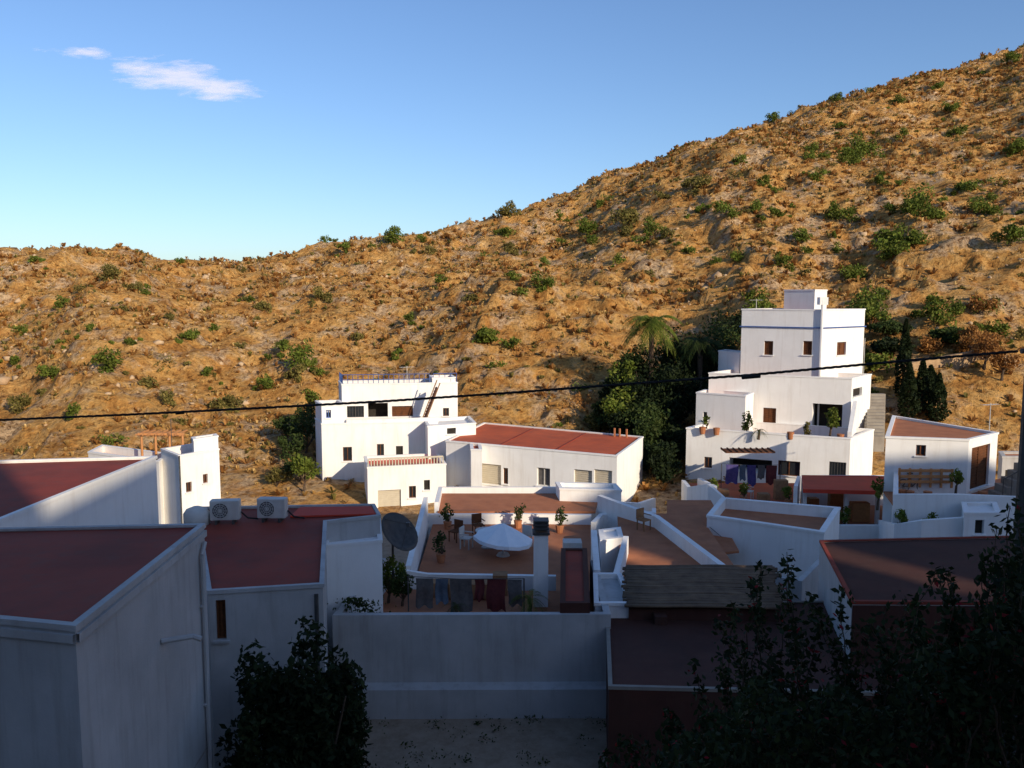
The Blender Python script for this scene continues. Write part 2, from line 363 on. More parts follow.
def frond_plant(name,base,h,r,nf=22,leaf=None,trunk_r=0.15,ls=0.3):
    e=empty(name,base,base[2]); b=MB(); top=Vector((base[0],base[1],base[2]+h))
    b.tube([(base[0],base[1],base[2]-0.3),(base[0]+0.05,base[1],base[2]+h*0.5),top],[trunk_r*1.2,trunk_r*0.9,trunk_r],8); b.make('trunk',BARK,e)
    V=[];Fs=[]
    for k in range(nf):
        a=k*2.4; up=random.uniform(-0.1,1.0); d=Vector((math.cos(a),math.sin(a),0))
        pts=[top+d*(r*t)+Vector((0,0,r*(up*t-0.95*t*t))) for t in np.linspace(0,1,9)]
        s=d.cross(Vector((0,0,1)))
        for i in range(1,9):
            for sg in (-1,1):
                for q in (0,0.5):
                    p=pts[i-1].lerp(pts[i],q); L=ls*r*(1-abs(i/9-0.4)); tip=p+s*sg*L*0.8+(pts[i]-pts[i-1])*1.4-Vector((0,0,L*0.35))
                    w=(pts[i]-pts[i-1])*0.28; j=len(V); V+=[p,p+w,tip+w*0.3,tip]; Fs.append((j,j+1,j+2,j+3))
    obj('fronds',V,Fs,leaf or LG,e)
bl=[(113,271,22),(105,363,30),(52,375,24),(20,404,24),(70,415,20),(192,338,16),(323,296,18),(280,347,18),(294,358,28),(225,402,28),(393,237,22),(420,240,10),(508,209,20),
(543,285,24),(587,229,22),(627,221,28),(655,226,16),(592,243,14),(697,181,22),(765,182,14),(773,118,14),(837,126,10),(838,97,12),(862,148,30),(851,156,22),(902,135,12),(819,177,16),(912,204,34),(885,250,38),(912,238,28),
(963,184,22),(1015,149,24),(1013,60,16),(937,86,12),(951,107,14),(726,212,20),(759,207,16),(777,214,14),(700,208,12),(668,236,14),(640,240,12),(508,232,14),(430,250,12),(345,247,14),(325,239,10),
(265,308,14),(250,300,8),(213,330,10),(122,310,10),(62,303,16),(145,290,12),(240,270,9),(180,262,9),(35,262,10),(150,385,14),(208,372,12),(60,345,9),(510,250,16),(512,346,18),(545,262,10),
(470,300,12),(440,280,11),(870,310,36),(850,330,26),(940,315,34),(980,305,26),(1010,240,30),(980,210,22),(832,213,20),(800,240,20),(755,300,20),(780,260,16),(735,255,14),(690,250,12),(620,260,12),(650,275,10),
(880,365,28),(930,345,22),(960,340,22),(985,345,26),(1000,330,20),(850,215,18),(940,215,16),(880,180,14),(740,160,12),(960,130,14),(900,100,10),(660,195,12),(600,205,12),(560,215,10),(360,340,12),(410,320,12),(395,360,10),
(240,345,10),(20,330,12),(90,330,10),(170,320,9),(15,360,12),(130,345,9),(300,375,20),(310,400,18),(265,385,14)]
gp=[];op=[];rp=[]
for i,(a,b_,dpx) in enumerate(bl):
    q=hitT(a,b_+dpx*0.35)
    if q is None: continue
    r0=dpx/2/F*q[1]*1.2
    dst=op if (a<700 and i%3==0) else (rp if (a>920 and b_>290 and i%2) else gp)
    for s_ in range(int(rng.integers(1,5))):
        r=r0*(1 if s_==0 else rng.uniform(0.3,0.65)); ox=0 if s_==0 else rng.normal(0,r0*1.3); oy=0 if s_==0 else rng.normal(0,r0*1.2)
        xx,yy_=q[0]+ox,q[1]+oy; zz_=float(terr(xx,yy_)); n=int(min(1200,180+r*r*260))
        P=clumpy((xx,yy_,zz_+r*0.6),(r*rng.uniform(0.9,1.25),r,r*rng.uniform(0.75,1.05)),n,8)
        dst.append(leaves(P,0.09+0.045*r))
k=0
while k<1000:
    px_=rng.uniform(-60,1090); D_=math.sqrt(rng.uniform(58**2,205**2)); x=(px_-512)/F*D_
    if float(vn[7](x/14,D_/14))+rng.uniform(-0.2,0.2)+(0.08 if px_>650 else -0.05)<0.02: continue
    k+=1; z=float(terr(x,D_))
    r=(0.22+rng.pareto(2.6)*0.28)*(1+0.5*(px_>600)); r=min(r,1.5); P=clumpy((x,D_,z+r*0.4),(r*rng.uniform(0.9,1.5),r,r*0.7),int(60+110*r),5)
    dst=[gp,op,op,rp,op,rp][int(rng.integers(0,6))]; dst.append(leaves(P,0.12))
for nm,ps,m in (('hillside_shrubs',gp,LG),('hillside_olive_shrubs',op,LO),('hillside_rust_shrubs',rp,SR)):
    V,Fc=join(ps); obj_np(nm,V,Fc,m)
def tufts(name,cnt,m,s0,s1,blades=9,th_=-0.15):
    D_=np.sqrt(rng.uniform(51**2,225**2,cnt)); px_=rng.uniform(-80,1110,cnt); x=(px_-512)/F*D_
    dens=vn[7](x/6,D_/6)+rng.uniform(-0.4,0.4,cnt); k=dens>th_; x=x[k];D_=D_[k]; z=terr(x,D_); n=len(x)
    s=rng.uniform(s0,s1,n)*(0.75+D_/240)
    C=np.repeat(np.stack([x,D_,z],-1),blades,0); S=np.repeat(s,blades)[:,None]
    a=rng.uniform(0,6.283,(n*blades)); el=rng.uniform(0.15,1.3,n*blades)
    d=np.stack([np.cos(a)*np.cos(el),np.sin(a)*np.cos(el),np.sin(el)],-1); t=np.stack([-np.sin(a),np.cos(a),0*a],-1)
    V=np.stack([C-t*S*0.16-[0,0,0.05],C+t*S*0.16-[0,0,0.05],C+d*S+t*S*0.2,C+d*S*0.95-t*S*0.2],1).reshape(-1,3)
    obj_np(name,V,np.arange(len(V)).reshape(-1,4),m)
tufts('dry_grass_tufts',42000,SC,0.14,0.38,8); tufts('rust_scrub_tufts',16000,SR,0.2,0.6,9,0.0); tufts('olive_scrub_tufts',10000,LO,0.16,0.45,9,0.0)
ROCK=surf('hill_rock',(0.42,0.27,0.15),(0.56,0.42,0.27),0.6,rough=0.95,streak=0.4,dirt=(0.25,0.16,0.09),bs=0.9,fine=4)
import bmesh
bm=bmesh.new(); bmesh.ops.create_icosphere(bm,subdivisions=1,radius=1); iv=np.array([v.co[:] for v in bm.verts]); fi=np.array([[v.index for v in f.verts] for f in bm.faces]); bm.free()
cnt=7500; D_=np.sqrt(rng.uniform(52**2,215**2,cnt)); px_=rng.uniform(-60,1090,cnt)
wgt=rng.random(cnt)<np.where(px_<420,1.0,0.55); D_=D_[wgt];px_=px_[wgt]; x=(px_-512)/F*D_; k=vn[2](x/11,D_/11)+rng.uniform(-0.3,0.3,len(x))>0.0; x=x[k];D_=D_[k]; z=terr(x,D_); n=len(x)
sz=(rng.pareto(3.2,n)*0.18+0.12).clip(0.1,0.6)
V=iv[None]*sz[:,None,None]*rng.uniform(0.5,1.35,(n,len(iv),1))*rng.uniform(0.6,1.4,(n,1,3))*np.array([1,1,0.8])
V=V+np.stack([x,D_,z],-1)[:,None,:]; Fr=(fi[None]+np.arange(n)[:,None,None]*len(iv)).reshape(-1,3)
obj_np('hillside_rocks',V.reshape(-1,3),Fr,ROCK)

# ================= BUILDINGS =================
def antenna(px,D,zb,zt,name='tv_antenna'):
    x,y=G(px,D); e=empty(name,(x,y),zb); b=MB(); b.tube([(x,y,zb),(x,y,zt)],0.022,5); b.tube([(x-0.5,y-0.2,zt-0.08),(x+0.5,y+0.2,zt-0.08)],0.014,4)
    for k in range(6): b.box((x-0.42+0.17*k,y-0.17+0.068*k,zt-0.08),(0.014,0.5-0.04*k,0.014),0.38)
    b.make('mast_and_elements',LMET,e)
# A near left house
h=empty('shadow_caster_house',PZ(75,625,-4.5)); A=[PZ(-120,608,-4.5),PZ(75,627,-4.5),PZ(204,525,-4.5),PZ(-120,532,-4.5)]
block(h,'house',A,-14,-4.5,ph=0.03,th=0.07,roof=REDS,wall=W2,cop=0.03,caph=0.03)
p0=Vector(A[1]);p1=Vector(A[2]);e=(p1-p0).normalized();nn=Vector((e.y,-e.x)); LL=(p1-p0).length
b=MB(); 
def on(u,z,d=0.06): q=p0+e*u+nn*d; return (q.x,q.y,z)
b.tube([on(LL-0.35,-5.0),on(LL-0.35,-13.5)],0.045); b.tube([on(LL*0.97,-4.8),on(LL-0.35,-5.0)],0.04)
b.tube([on(LL*0.55,-5.9,0.0),on(LL*0.60,-5.92,0.45),on(LL*0.60,-5.97,0.6)],0.05)
for zz in (-6,-8,-10,-12): b.box(on(LL-0.35,zz,0.03),(0.16,0.08,0.04),math.atan2(e.y,e.x))
b.make('drain_pipes',W2,h)
b=MB(); b.tube([on(0.2,-8.9,0.02),on(LL*0.5,-8.95,0.02),on(LL-0.1,-8.9,0.02)],0.012,5); b.make('wall_cable',CONC,h)
b=MB()
for (q0,q1) in ((Vector(A[0]),p0),(p0,p1)):
    d_=(q1-q0).normalized(); nr_=Vector((d_.y,-d_.x)); a0=q0+nr_*0.001; a1=q1+nr_*0.001
    b.quad((*(a0+nr_*0.05),-4.72),(*(a1+nr_*0.05),-4.72),(*(a1+nr_*0.05),-4.60),(*(a0+nr_*0.05),-4.60)); b.quad((*(a1+nr_*0.05),-4.72),(*(a0+nr_*0.05),-4.72),(*a0,-4.72),(*a1,-4.72))
    b.quad((*(a0+nr_*0.05),-4.60),(*(a1+nr_*0.05),-4.60),(*a1,-4.60),(*a0,-4.60))
b.make('drip_band',W2,h)
# B second left house
h=empty('shadow_caster_house',PZ(155,457,-5)); 
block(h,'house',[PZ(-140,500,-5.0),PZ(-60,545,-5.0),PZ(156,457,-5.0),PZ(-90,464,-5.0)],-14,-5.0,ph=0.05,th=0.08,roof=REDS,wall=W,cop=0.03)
# C far-left house
h=empty('shadow_caster_house',G(178,44))
block(h,'main',quadp(G(161,46.0),G(178,44),G(219,46)),-14,ZD(456,44),ph=0.5,roof=TERR,ops=[(1,186,482,192,492,'glass'),(1,203,474,208,483,'glass')])
block(h,'corner_block',quadp(G(192,45.6),G(194,44.95),G(218.5,46.1)),ZD(470,45),ZD(438,45.5),ph=0.1)
block(h,'wing',quadp(G(88,48),G(158,45.2),G(170,47.5)),-14,ZD(459,46),ph=0.4,roof=TERR,ops=[(0,130,472,142,486,'glass')])
b=MB()
for px in (142,156,170,183): b.tube([(*G(px,47.6),-9.4),(*G(px,47.6),ZD(434,47.6))],0.07,6)
b.box((G(162,47.6)[0],47.6,ZD(434,47.6)),(2.6,0.14,0.14)); b.box((G(162,48.8)[0],48.8,ZD(435,48.8)),(2.6,0.14,0.14))
for k in range(7): b.box((G(143+6.5*k,48.2)[0],48.2,ZD(433,48)),(0.09,1.7,0.09))
b.make('timber_pergola',ORW,h)
b=MB(); b.tube([(*G(179,43.9),-13),(*G(179,43.9),-8.4)],0.04); b.tube([(*G(172,47),-8.6),(*G(172,47),-6.9)],0.02); b.make('pipe',MET,h)
# D house with air conditioners
zD=-6.8; h=empty('shadow_caster_house',PZ(212,590,zD))
Dp=[PZ(208,592,zD),PZ(323,585,zD),PZ(326,522,zD),PZ(380,516,zD),PZ(374,505,zD),PZ(196,508,zD)]
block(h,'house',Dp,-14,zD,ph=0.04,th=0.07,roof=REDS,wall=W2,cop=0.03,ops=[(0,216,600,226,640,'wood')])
slab('painted_sunlit_strip',[PZ(290,517,zD),PZ(376,514.5,zD),PZ(371,507,zD),PZ(300,508,zD)],zD+0.03,REDB,h,0.05)  # sunlit part of the same roof, painted as a brighter red slab
b=MB(); q=Vector(Dp[1]); b.tube([(q.x-0.15,q.y-0.05,-7.0),(q.x-0.15,q.y-0.05,-13)],0.05); b.make('drain_pipe',MET,h)
def ac(px,py,zr,rot):
    x,y=PZ(px,py,zr); e=empty('air_conditioner',(x,y),zr); c=Vector((x,y,zr+0.42)); R=Matrix.Rotation(rot,3,'Z')
    b=MB(); b.box(c,(0.86,0.34,0.60),rot); o=b.make('casing',LMET,e); bv=o.modifiers.new('b','BEVEL'); bv.width=0.03; bv.segments=2
    b=MB(); f=c+R@Vector((-0.12,-0.185,0))
    for rr in (0.06,0.12,0.18,0.235):
        pts=[f+R@Vector((math.cos(t)*rr,0,math.sin(t)*rr)) for t in np.linspace(0,2*math.pi,19)]; b.tube(pts,0.008,4)
    for t in range(6): 
        a=t*math.pi/6; b.tube([f+R@Vector((math.cos(a)*0.24,0,math.sin(a)*0.24)),f-R@Vector((math.cos(a)*0.24,0,math.sin(a)*0.24))],0.006,4)
    b.make('fan_guard',LMET,e)
    b=MB(); d=[f+R@Vector((math.cos(t)*0.23,0.011,math.sin(t)*0.23)) for t in np.linspace(0,2*math.pi,20,endpoint=False)]
    obj('fan_opening',d,[tuple(range(20))],CLG,e)
    b.box(c+R@Vector((-0.25,0,-0.36)),(0.06,0.4,0.12),rot); b.box(c+R@Vector((0.25,0,-0.36)),(0.06,0.4,0.12),rot); b.make('feet',MET,e)
    b=MB(); b.tube([c+R@Vector((0.44,0.05,-0.1)),c+R@Vector((0.62,0.1,-0.3)),c+R@Vector((0.9,0.25,-0.38))],0.025,6); b.make('refrigerant_line',BLK,e)
ac(226,523,zD-0.04,0.1); ac(273,521,zD-0.04,-0.05)
h=empty('rooftop_water_tank',PZ(196,524,-6.9),-6.9); x,y=PZ(197,526,-6.9); b=MB()
b.tube([(x,y,-6.9),(x,y,-6.5),(x,y,-6.38),(x,y,-6.3)],[0.38,0.38,0.3,0.1],16); b.make('tank_body',LMET,h,True)
# E white block with dish
h=empty('shadow_caster_house',PZ(350,540,-7.4)); E=[PZ(324,546,-7.4),PZ(382,541,-7.4),PZ(380,517,-7.4),PZ(327,518,-7.4)]
block(h,'house',E,-14,-7.4,ph=0.04,th=0.12,roof=W,cop=0.02)
def dish(px,py,D,r):
    p=PD(px,py,D); e=empty('satellite_dish',p,p.z); ax=Vector((0.55,-0.35,0.55)).normalized(); u=ax.orthogonal().normalized(); w=ax.cross(u)
    V=[p];Fs=[]; n=24
    for k in range(1,6):
        rr=r*k/5
        for j in range(n): a=2*math.pi*j/n; V.append(p+(u*math.cos(a)+w*math.sin(a))*rr+ax*(0.25*rr*rr/r))
    for j in range(n): Fs.append((0,1+j,1+(j+1)%n))
    for k in range(4):
        for j in range(n): a=1+k*n+j;b_=1+k*n+(j+1)%n; Fs.append((a,a+n,b_+n,b_))
    o=obj('reflector',V,Fs,MET,e,True); s=o.modifiers.new('s','SOLIDIFY'); s.thickness=0.02
    b=MB(); f=p+ax*r*0.85
    for a in (0.3,2.4,4.5): b.tube([p+(u*math.cos(a)+w*math.sin(a))*r*0.9+ax*r*0.2,f],0.012,5)
    b.box(f,(0.12,0.12,0.12)); b.tube([p,p-ax*0.25,p-ax*0.25-Vector((0,0,1.5))],0.04,7); b.make('mast_and_feed',MET,e)
dish(397,534,27.2,0.72)
# F centre terraces
zF=-9.0; h=empty('terrace_house',PZ(470,615,zF))
f0,f1=PZ(337,614,zF),PZ(607,613,zF); f2=PZ(593,560,zF); f3=PZ(384,558,zF)
slab('lower_terrace_floor',[f0,f1,f2,f3],-10.1,TERR,h,0.1)
pwall('parapet',[f3,f0,f1,f2],-14,zF,0.2,W2,h)
c0=Vector(f0);c1=Vector(f1); b=MB(); 
b.quad((c0.x-0.1,c0.y-0.45,-11.05),(c1.x+0.3,c1.y-0.45,-11.05),(c1.x+0.3,c1.y-0.08,-10.98),(c0.x-0.1,c0.y-0.08,-10.98)); b.quad((c0.x-0.1,c0.y-0.45,-14),(c1.x+0.3,c1.y-0.45,-14),(c1.x+0.3,c1.y-0.45,-11.05),(c0.x-0.1,c0.y-0.45,-11.05))
b.quad((c0.x-0.1,c0.y-0.08,-14),(c0.x-0.1,c0.y-0.45,-14),(c0.x-0.1,c0.y-0.45,-11.05),(c0.x-0.1,c0.y-0.08,-10.98)); b.make('footing_ledge',W2,h)
m0=PZ(428,568,-9.55); m1=PZ(556,570,-9.55)
pwall('divider_wall',[f3,m0,m1],-13,[-9.3,-9.75,-9.75],0.18,W,h)
u0=m0;u1=PZ(592,575,-9.55);u2=G(600,38.2);u3=G(432,38.2)
slab('upper_terrace_floor',[(u0[0]-0.6,u0[1]+0.15),(u1[0],u0[1]+0.15),u2,u3],-10.5,TERR,h,0.1)
pwall('side_wall',[(u0[0]-0.7,u0[1]+0.1),(u3[0]-0.3,38.1)],-13,[-9.5,-9.2],0.2,W,h)
pwall('back_parapet',[(u3[0]-0.4,38.3),G(520,38.4),G(592,38.2)],-13,ZD(514,38.3),0.2,W,h)
slab('back_terrace_floor',[G(437,38.6),G(596,38.6),G(600,42.2),G(440,42.2)],-10.0,TERR,h,0.1)
pwall('far_parapet',[G(436,38.7),G(440,42.5),G(560,42.5),G(560,42.2)],-13,[ZD(500,38.7)-0.1,ZD(487,42.5),ZD(487,42.5),ZD(487,42.5)],0.2,W,h)
block(h,'low_store',quadp(G(499,44),G(500,42.9),G(528,43.2)),-12,ZD(502,43),ph=0.05,roof=W)
block(h,'raised_store',quadp(G(556,42),G(560,40.6),G(622,40.2)),-13,ZD(487,41),ph=0.15,roof=W)
pwall('stepped_wall',[G(594,36),G(602,38.4),G(655,38),G(655,40)],-13,[ZD(522,36),ZD(514,38.4),ZD(512,38),ZD(508,40)],0.2,W,h)
x,y=PZ(541,602,-9.9); b=MB(); b.box((x,y+0.3,-9.0),(0.46,0.46,2.6)); b.make('chimney_stack',W,h)
b=MB(); b.box((x,y+0.3,-7.66),(0.56,0.56,0.07)); b.box((x,y+0.3,-7.42),(0.40,0.40,0.30))
for k in range(3): b.box((x,y+0.3,-7.5+k*0.12),(0.5,0.5,0.04))
b.make('chimney_cowl',MET,h)
block(h,'lean_to',[PZ(560,603,-8.7),PZ(590,603,-8.7),PZ(587,548,-8.7),PZ(561,548,-8.7)],-13,-8.7,ph=0.05,roof=REDS,wall=BRN,cop=0)
block(h,'service_block',[PZ(595,604,-9.0),PZ(634,604,-9.0),PZ(620,574,-9.0),PZ(594,574,-9.0)],-13,-9.0,ph=0.12,th=0.1,roof=W2)
pwall('light_well_wall',[PZ(597,570,-8.9),PZ(594,530,-8.9)],-13,-8.9,0.22,W,h)
b=MB(); b.box((*G(573,31.5),-9.9),(0.7,0.6,1.2)); b.make('water_heater',LMET,h)
b=MB(); b.box((*G(468,27.6),-9.8),(1.3,0.6,0.5)); b.box((*G(500,28),-9.75),(0.5,0.5,0.7)); b.box((*G(440,27.8),-9.85),(0.6,0.5,0.5)); b.make('storage_boxes',WOOD,h)
# G terrace right of centre
h=empty('courtyard_terrace',G(670,34))
slab('courtyard_floor',[PZ(622,574,-10.0),PZ(740,574,-10.0),G(700,38.2),G(618,38.2)],-10.0,TERR,h,0.1)
pwall('courtyard_wall',[G(600,38.9),PZ(657,516,-9.5),PZ(724,566,-9.5)],-13,[-9.3,-9.5,-9.5],0.24,W,h)
pwall('inner_wall',[PZ(616,574,-9.3),PZ(626,536,-9.3)],-13,-9.3,0.2,W,h)
block(h,'steps_block',quadp(G(600,34.5),G(602,33),G(624,33.4)),-13,-9.75,ph=0.03,roof=W)
slab('gap_roof',[G(668,38.4),G(706,33.0),G(742,33.5),G(712,42),G(668,42)],-10.3,TERR,h,0.1)
# reed roof
h=empty('reed_roof_shed',PZ(700,600,-8.9)); a=Vector(PZ(626,604,-8.9));b1=Vector(PZ(785,606,-8.9));c=Vector(PZ(775,567,-8.9));d=Vector(PZ(624,567,-8.9))
b=MB(); nu=44
for i in range(nu):
    t0=i/nu; lo=a.lerp(d,t0); hi=b1.lerp(c,t0); jl=random.uniform(-0.12,0.12); jr=random.uniform(-0.25,0.15)
    z=-8.95+0.05*t0*2+random.uniform(-0.015,0.015); pts=[(lo.x+(hi.x-lo.x)*q+(jl if q==0 else jr if q==1 else 0),lo.y+(hi.y-lo.y)*q,z-0.06*math.sin(q*9)*0.3+random.uniform(-0.012,0.012)) for q in (0,0.2,0.4,0.6,0.8,1)]
    b.tube(pts,0.045,6)
b.make('reed_bundles',REED,h,True)
block(h,'shed_walls',[tuple(a+Vector((0.1,0.15))),tuple(b1+Vector((-0.1,0.15))),tuple(c+Vector((-0.1,-0.15))),tuple(d+Vector((0.1,-0.15)))],-13,-9.05,ph=0.05,roof=BRN,wall=BRN,cop=0)
# big brown roof
h=empty('brown_roof_house',PZ(700,686,-9.4))
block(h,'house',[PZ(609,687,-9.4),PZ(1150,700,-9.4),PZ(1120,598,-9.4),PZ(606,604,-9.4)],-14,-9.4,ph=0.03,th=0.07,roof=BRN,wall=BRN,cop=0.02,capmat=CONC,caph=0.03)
b=MB(); b.box((*PZ(660,622,-9.4),-9.3),(0.35,0.35,0.25)); b.tube([(*PZ(760,625,-9.4),-9.5),(*PZ(760,625,-9.4),-8.9)],0.06,8); b.make('roof_vents',BRN,h)
# H shaded wall terrace
h=empty('white_terrace_house',PZ(760,525,-9.5))
block(h,'house',[PZ(707,516,-9.5),PZ(824,533,-9.5),PZ(840,508,-9.5),PZ(722,498,-9.5)],-14,-9.5,ph=0.45,th=0.2,roof=TERR)
b=MB(); q=PZ(708,517,-9.5); b.tube([(q[0]+0.05,q[1]-0.12,-9.9),(q[0]+0.9,q[1]-0.35,-10.6),(q[0]+1.3,q[1]-0.4,-13)],0.015,5); b.make('wall_cable',BLK,h)
pwall('garden_wall',[PZ(724,567,-9.9),PZ(800,580,-9.9),PZ(820,560,-9.9)],-13,-9.9,0.2,W2)
h=empty('brown_roof_house',PZ(850,600,-7.8))
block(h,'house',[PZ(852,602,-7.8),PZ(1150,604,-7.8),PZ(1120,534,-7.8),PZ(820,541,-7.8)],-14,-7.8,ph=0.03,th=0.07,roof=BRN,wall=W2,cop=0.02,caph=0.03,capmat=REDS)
o1_=MB(); qa=Vector(PZ(852,602,-7.8)); qb=Vector(PZ(1150,604,-7.8)); o1_.quad((qa.x,qa.y-0.04,-14),(qb.x,qb.y-0.04,-14),(qb.x,qb.y-0.04,-7.87),(qa.x,qa.y-0.04,-7.87)); o1_.make('brown_front_sheet',BRN,h)  # brown sheet just in front of the plaster front wall
# L white house with blue railing
h=empty('shadow_caster_house',G(322,55.5))
base=quadp(G(316,58),G(322,55.5),G(438,56.6))
block(h,'lower_storeys',base,-14,ZD(424,55.5),ph=0.35,roof=TERR,ops=[(1,343,447,352,461,'glass'),(1,377,444,384,457,'glass'),(1,396,446,403,457,'dark'),(1,326,478,331,490,'dark')])
block(h,'side_room',quadp(G(316.5,57.9),G(322.5,55.6),G(347,56)),ZD(425,56),ZD(405,55.8),ph=0.5,roof=TERR,ops=[(1,326,410,331,418,'blue')])
block(h,'upper_storey',quadp(G(340,60.5),G(343,58.2),G(458,59.4)),-12,ZD(384,58.5),ph=0.25,roof=TERR,ops=[(1,347,406,364,424,'bars'),(1,368,403,388,426,'porch'),(1,392,406,413,422,'wood'),(1,443,408,449,416,'glass')])
pwall('terrace_parapet',[G(347,55.8),G(437,56.8)],ZD(425,56),ZD(419,56),0.18,W,h)
block(h,'roof_cabin',quadp(G(430,61),G(433,59.2),G(456,59.6)),ZD(385,59),ZD(378,59.3),ph=0.1)
b=MB()
for k in range(12): b.box((*G(424+k*1.15,57.7-0.02*k),ZD(419-k*2.9,57.7)-0.12),(0.10,0.9,0.24))
b.make('outside_stair',BRN,h)
b=MB(); b.tube([PD(423,417,57.1),PD(437,380,57.0)],0.04,5); b.tube([PD(426,420,57.1),PD(440,383,57.0)],0.04,5); b.make('stair_rail',WOOD,h)
b=MB()
for A1,B1 in ((G(344,58.35),G(430,59.1)),(G(344,58.35),G(341,60.3)),(G(434,59.3),G(457,59.6))):
    A1=Vector(A1);B1=Vector(B1); zt=ZD(384,58.5)+0.05; n=max(2,int((B1-A1).length/0.35))
    for k in range(n+1):
        q=A1.lerp(B1,k/n); b.tube([(q.x,q.y,zt),(q.x,q.y,zt+0.6)],0.022,4)
    for zz in (0.25,0.6): b.tube([(A1.x,A1.y,zt+zz),(B1.x,B1.y,zt+zz)],0.025,4)
b.make('roof_railing',BLUE,h)
antenna(408,60,-6.2,ZD(366,60))
block(h,'front_wing',quadp(G(364,54),G(367,50.5),G(446,51.6)),-14,ZD(467,50.7),ph=0.25,roof=REDB,ops=[(1,378,490,401,512,'shutter'),(1,409,486,416,498,'glass'),(1,424,480,430,490,'dark')])
b=MB()
for k in range(26):
    q=Vector(G(368,50.7)).lerp(Vector(G(443,51.7)),k/25); b.box((q.x,q.y,ZD(467,50.7)+0.24),(0.07,0.07,0.38))
q=(Vector(G(368,50.7))+Vector(G(443,51.7)))/2; L=(Vector(G(443,51.7))-Vector(G(368,50.7))).length
b.box((q.x,q.y,ZD(467,50.7)+0.47),(L,0.14,0.09),math.atan2(1.0,L)); b.make('balustrade',SHUT,h)
block(h,'link_room',quadp(G(424,57.5),G(428,54.4),G(476,55.8)),-14,ZD(426,54.6),ph=0.15,roof=W,ops=[(1,447,428,456,434,'dark')])
# M red roof house
zM=-9.2; h=empty('red_roof_house',PZ(617,455,zM)); Mp=[PZ(446,441,zM),PZ(617,456,zM),PZ(643,437,zM),PZ(484,423,zM)]
block(h,'house',Mp,-14,zM,ph=0.05,th=0.10,roof=RED,cop=0.04,ops=[(0,476,464,501,484,'shutter'),(0,503,468,508,484,'glass'),(0,537,468,550,486,'gdoor'),(0,574,470,592,487,'shutter'),(0,594,470,612,487,'shutter')])
b=MB()
for t in (0.1,0.14,0.17): 
    q=Vector(Mp[2]).lerp(Vector(Mp[3]),t); b.tube([(q.x,q.y+-0.5,zM-0.1),(q.x,q.y-0.5,zM+0.5)],0.07,6)
b.make('roof_vents',POT,h)
b=MB(); 
for t in (0.33,0.66):
    q0=Vector(Mp[0]).lerp(Vector(Mp[1]),t)+Vector((0,0.3)); q1=Vector(Mp[3]).lerp(Vector(Mp[2]),t)-Vector((0,0.3)); dd=(q1-q0); b.box(((q0.x+q1.x)/2,(q0.y+q1.y)/2,zM-0.035),(0.10,dd.length,0.05),math.atan2(dd.y,dd.x)-math.pi/2)
b.make('roof_seams',REDS,h)
block(h,'porch',quadp(G(470,52.5),G(471,50.3),G(482,50.2)),-14,zM-0.05,ph=0.1)
pwall('porch_wall',[G(480,47.5),G(640,46.3),G(655,49)],-14,[ZD(494,47.5),ZD(503,46.3),ZD(498,49)],0.2,W,h)
# K tall house
h=empty('tall_white_house',G(816,57))
tw=quadp(G(738,60),G(817,57),G(859,60)); block(h,'tower',tw,-12,ZD(310,57),ph=0.5,ops=[(0,764,341,773,355,'wood'),(0,803,341,812,355,'wood'),(1,837,342,846,355,'wood')])
zc=ZD(328,57); o1=offset(tw,-0.08); b=MB()
for i in range(4):
    j=(i+1)%4; b.quad((*o1[i],zc-0.04),(*o1[j],zc-0.04),(*o1[j],zc+0.04),(*o1[i],zc+0.04)); b.quad((*o1[i],zc+0.04),(*o1[j],zc+0.04),(*tw[j],zc+0.04),(*tw[i],zc+0.04)); b.quad((*o1[j],zc-0.04),(*o1[i],zc-0.04),(*tw[i],zc-0.04),(*tw[j],zc-0.04))
b.make('blue_cornice',BLUE,h)
block(h,'stair_cabin',quadp(G(779,61),G(809,59.3),G(821,61)),-2.5,ZD(290,59.5),ph=0.15)
b=MB(); b.tube([(*G(817,56.9),-9),(*G(817,56.9),ZD(300,57))],0.09,6); b.box((*G(817,57.1),ZD(301,57)),(0.55,0.55,0.5)); b.make('chimney_flue',W,h)
b=MB(); b.tube([(*G(860,60.5),-8),(*G(860,60.5),ZD(338,60.5))],0.03,5); b.make('mast',LMET,h)
antenna(752,61,-2.5,ZD(299,61))
block(h,'side_wing',quadp(G(716,62.5),G(737,60.3),G(744,61.5)),-12,ZD(353,60.3),ph=0.3)
block(h,'middle_storey',quadp(G(707,58.5),G(849,54.6),G(868,57.5)),-14,ZD(378,55),ph=0.45,roof=TERR,ops=[(0,763,408,776,423,'wood'),(0,812,404,842,436,'porch'),(1,853,388,862,396,'dark')])
block(h,'left_wing',quadp(G(695,57.2),G(744,55.2),G(752,57)),-14,ZD(396,55.3),ph=0.3,ops=[(0,703,412,707,420,'dark')])
block(h,'lower_storey',quadp(G(686,54.6),G(850,50.5),G(873,54)),-14,ZD(436,51.5),ph=0.75,roof=TERR,ops=[(0,704,457,712,468,'glass'),(0,729,459,772,472,'porch'),(0,778,461,800,476,'glass'),(0,829,462,846,477,'bars')])
b=MB()
for k in range(14): 
    D=54.4+k*0.36; q=G(872,D); b.box((q[0]+0.1,q[1],-9.6+k*0.17),(1.2,0.38,1.0))
b.make('outside_stair',CONC,h)
pwall('stair_wall',[G(849,51),G(853,54.4)],-12,[-8.3,-6.8],0.25,W,h)
b=MB()
for px,D in ((702,54),(716,53.6),(790,52),(840,51.2)):
    x,y=G(px,D); b.tube([(x,y,-8.9),(x,y,-8.45)],[0.16,0.22],10)
b.make('flower_pots',POT,h)
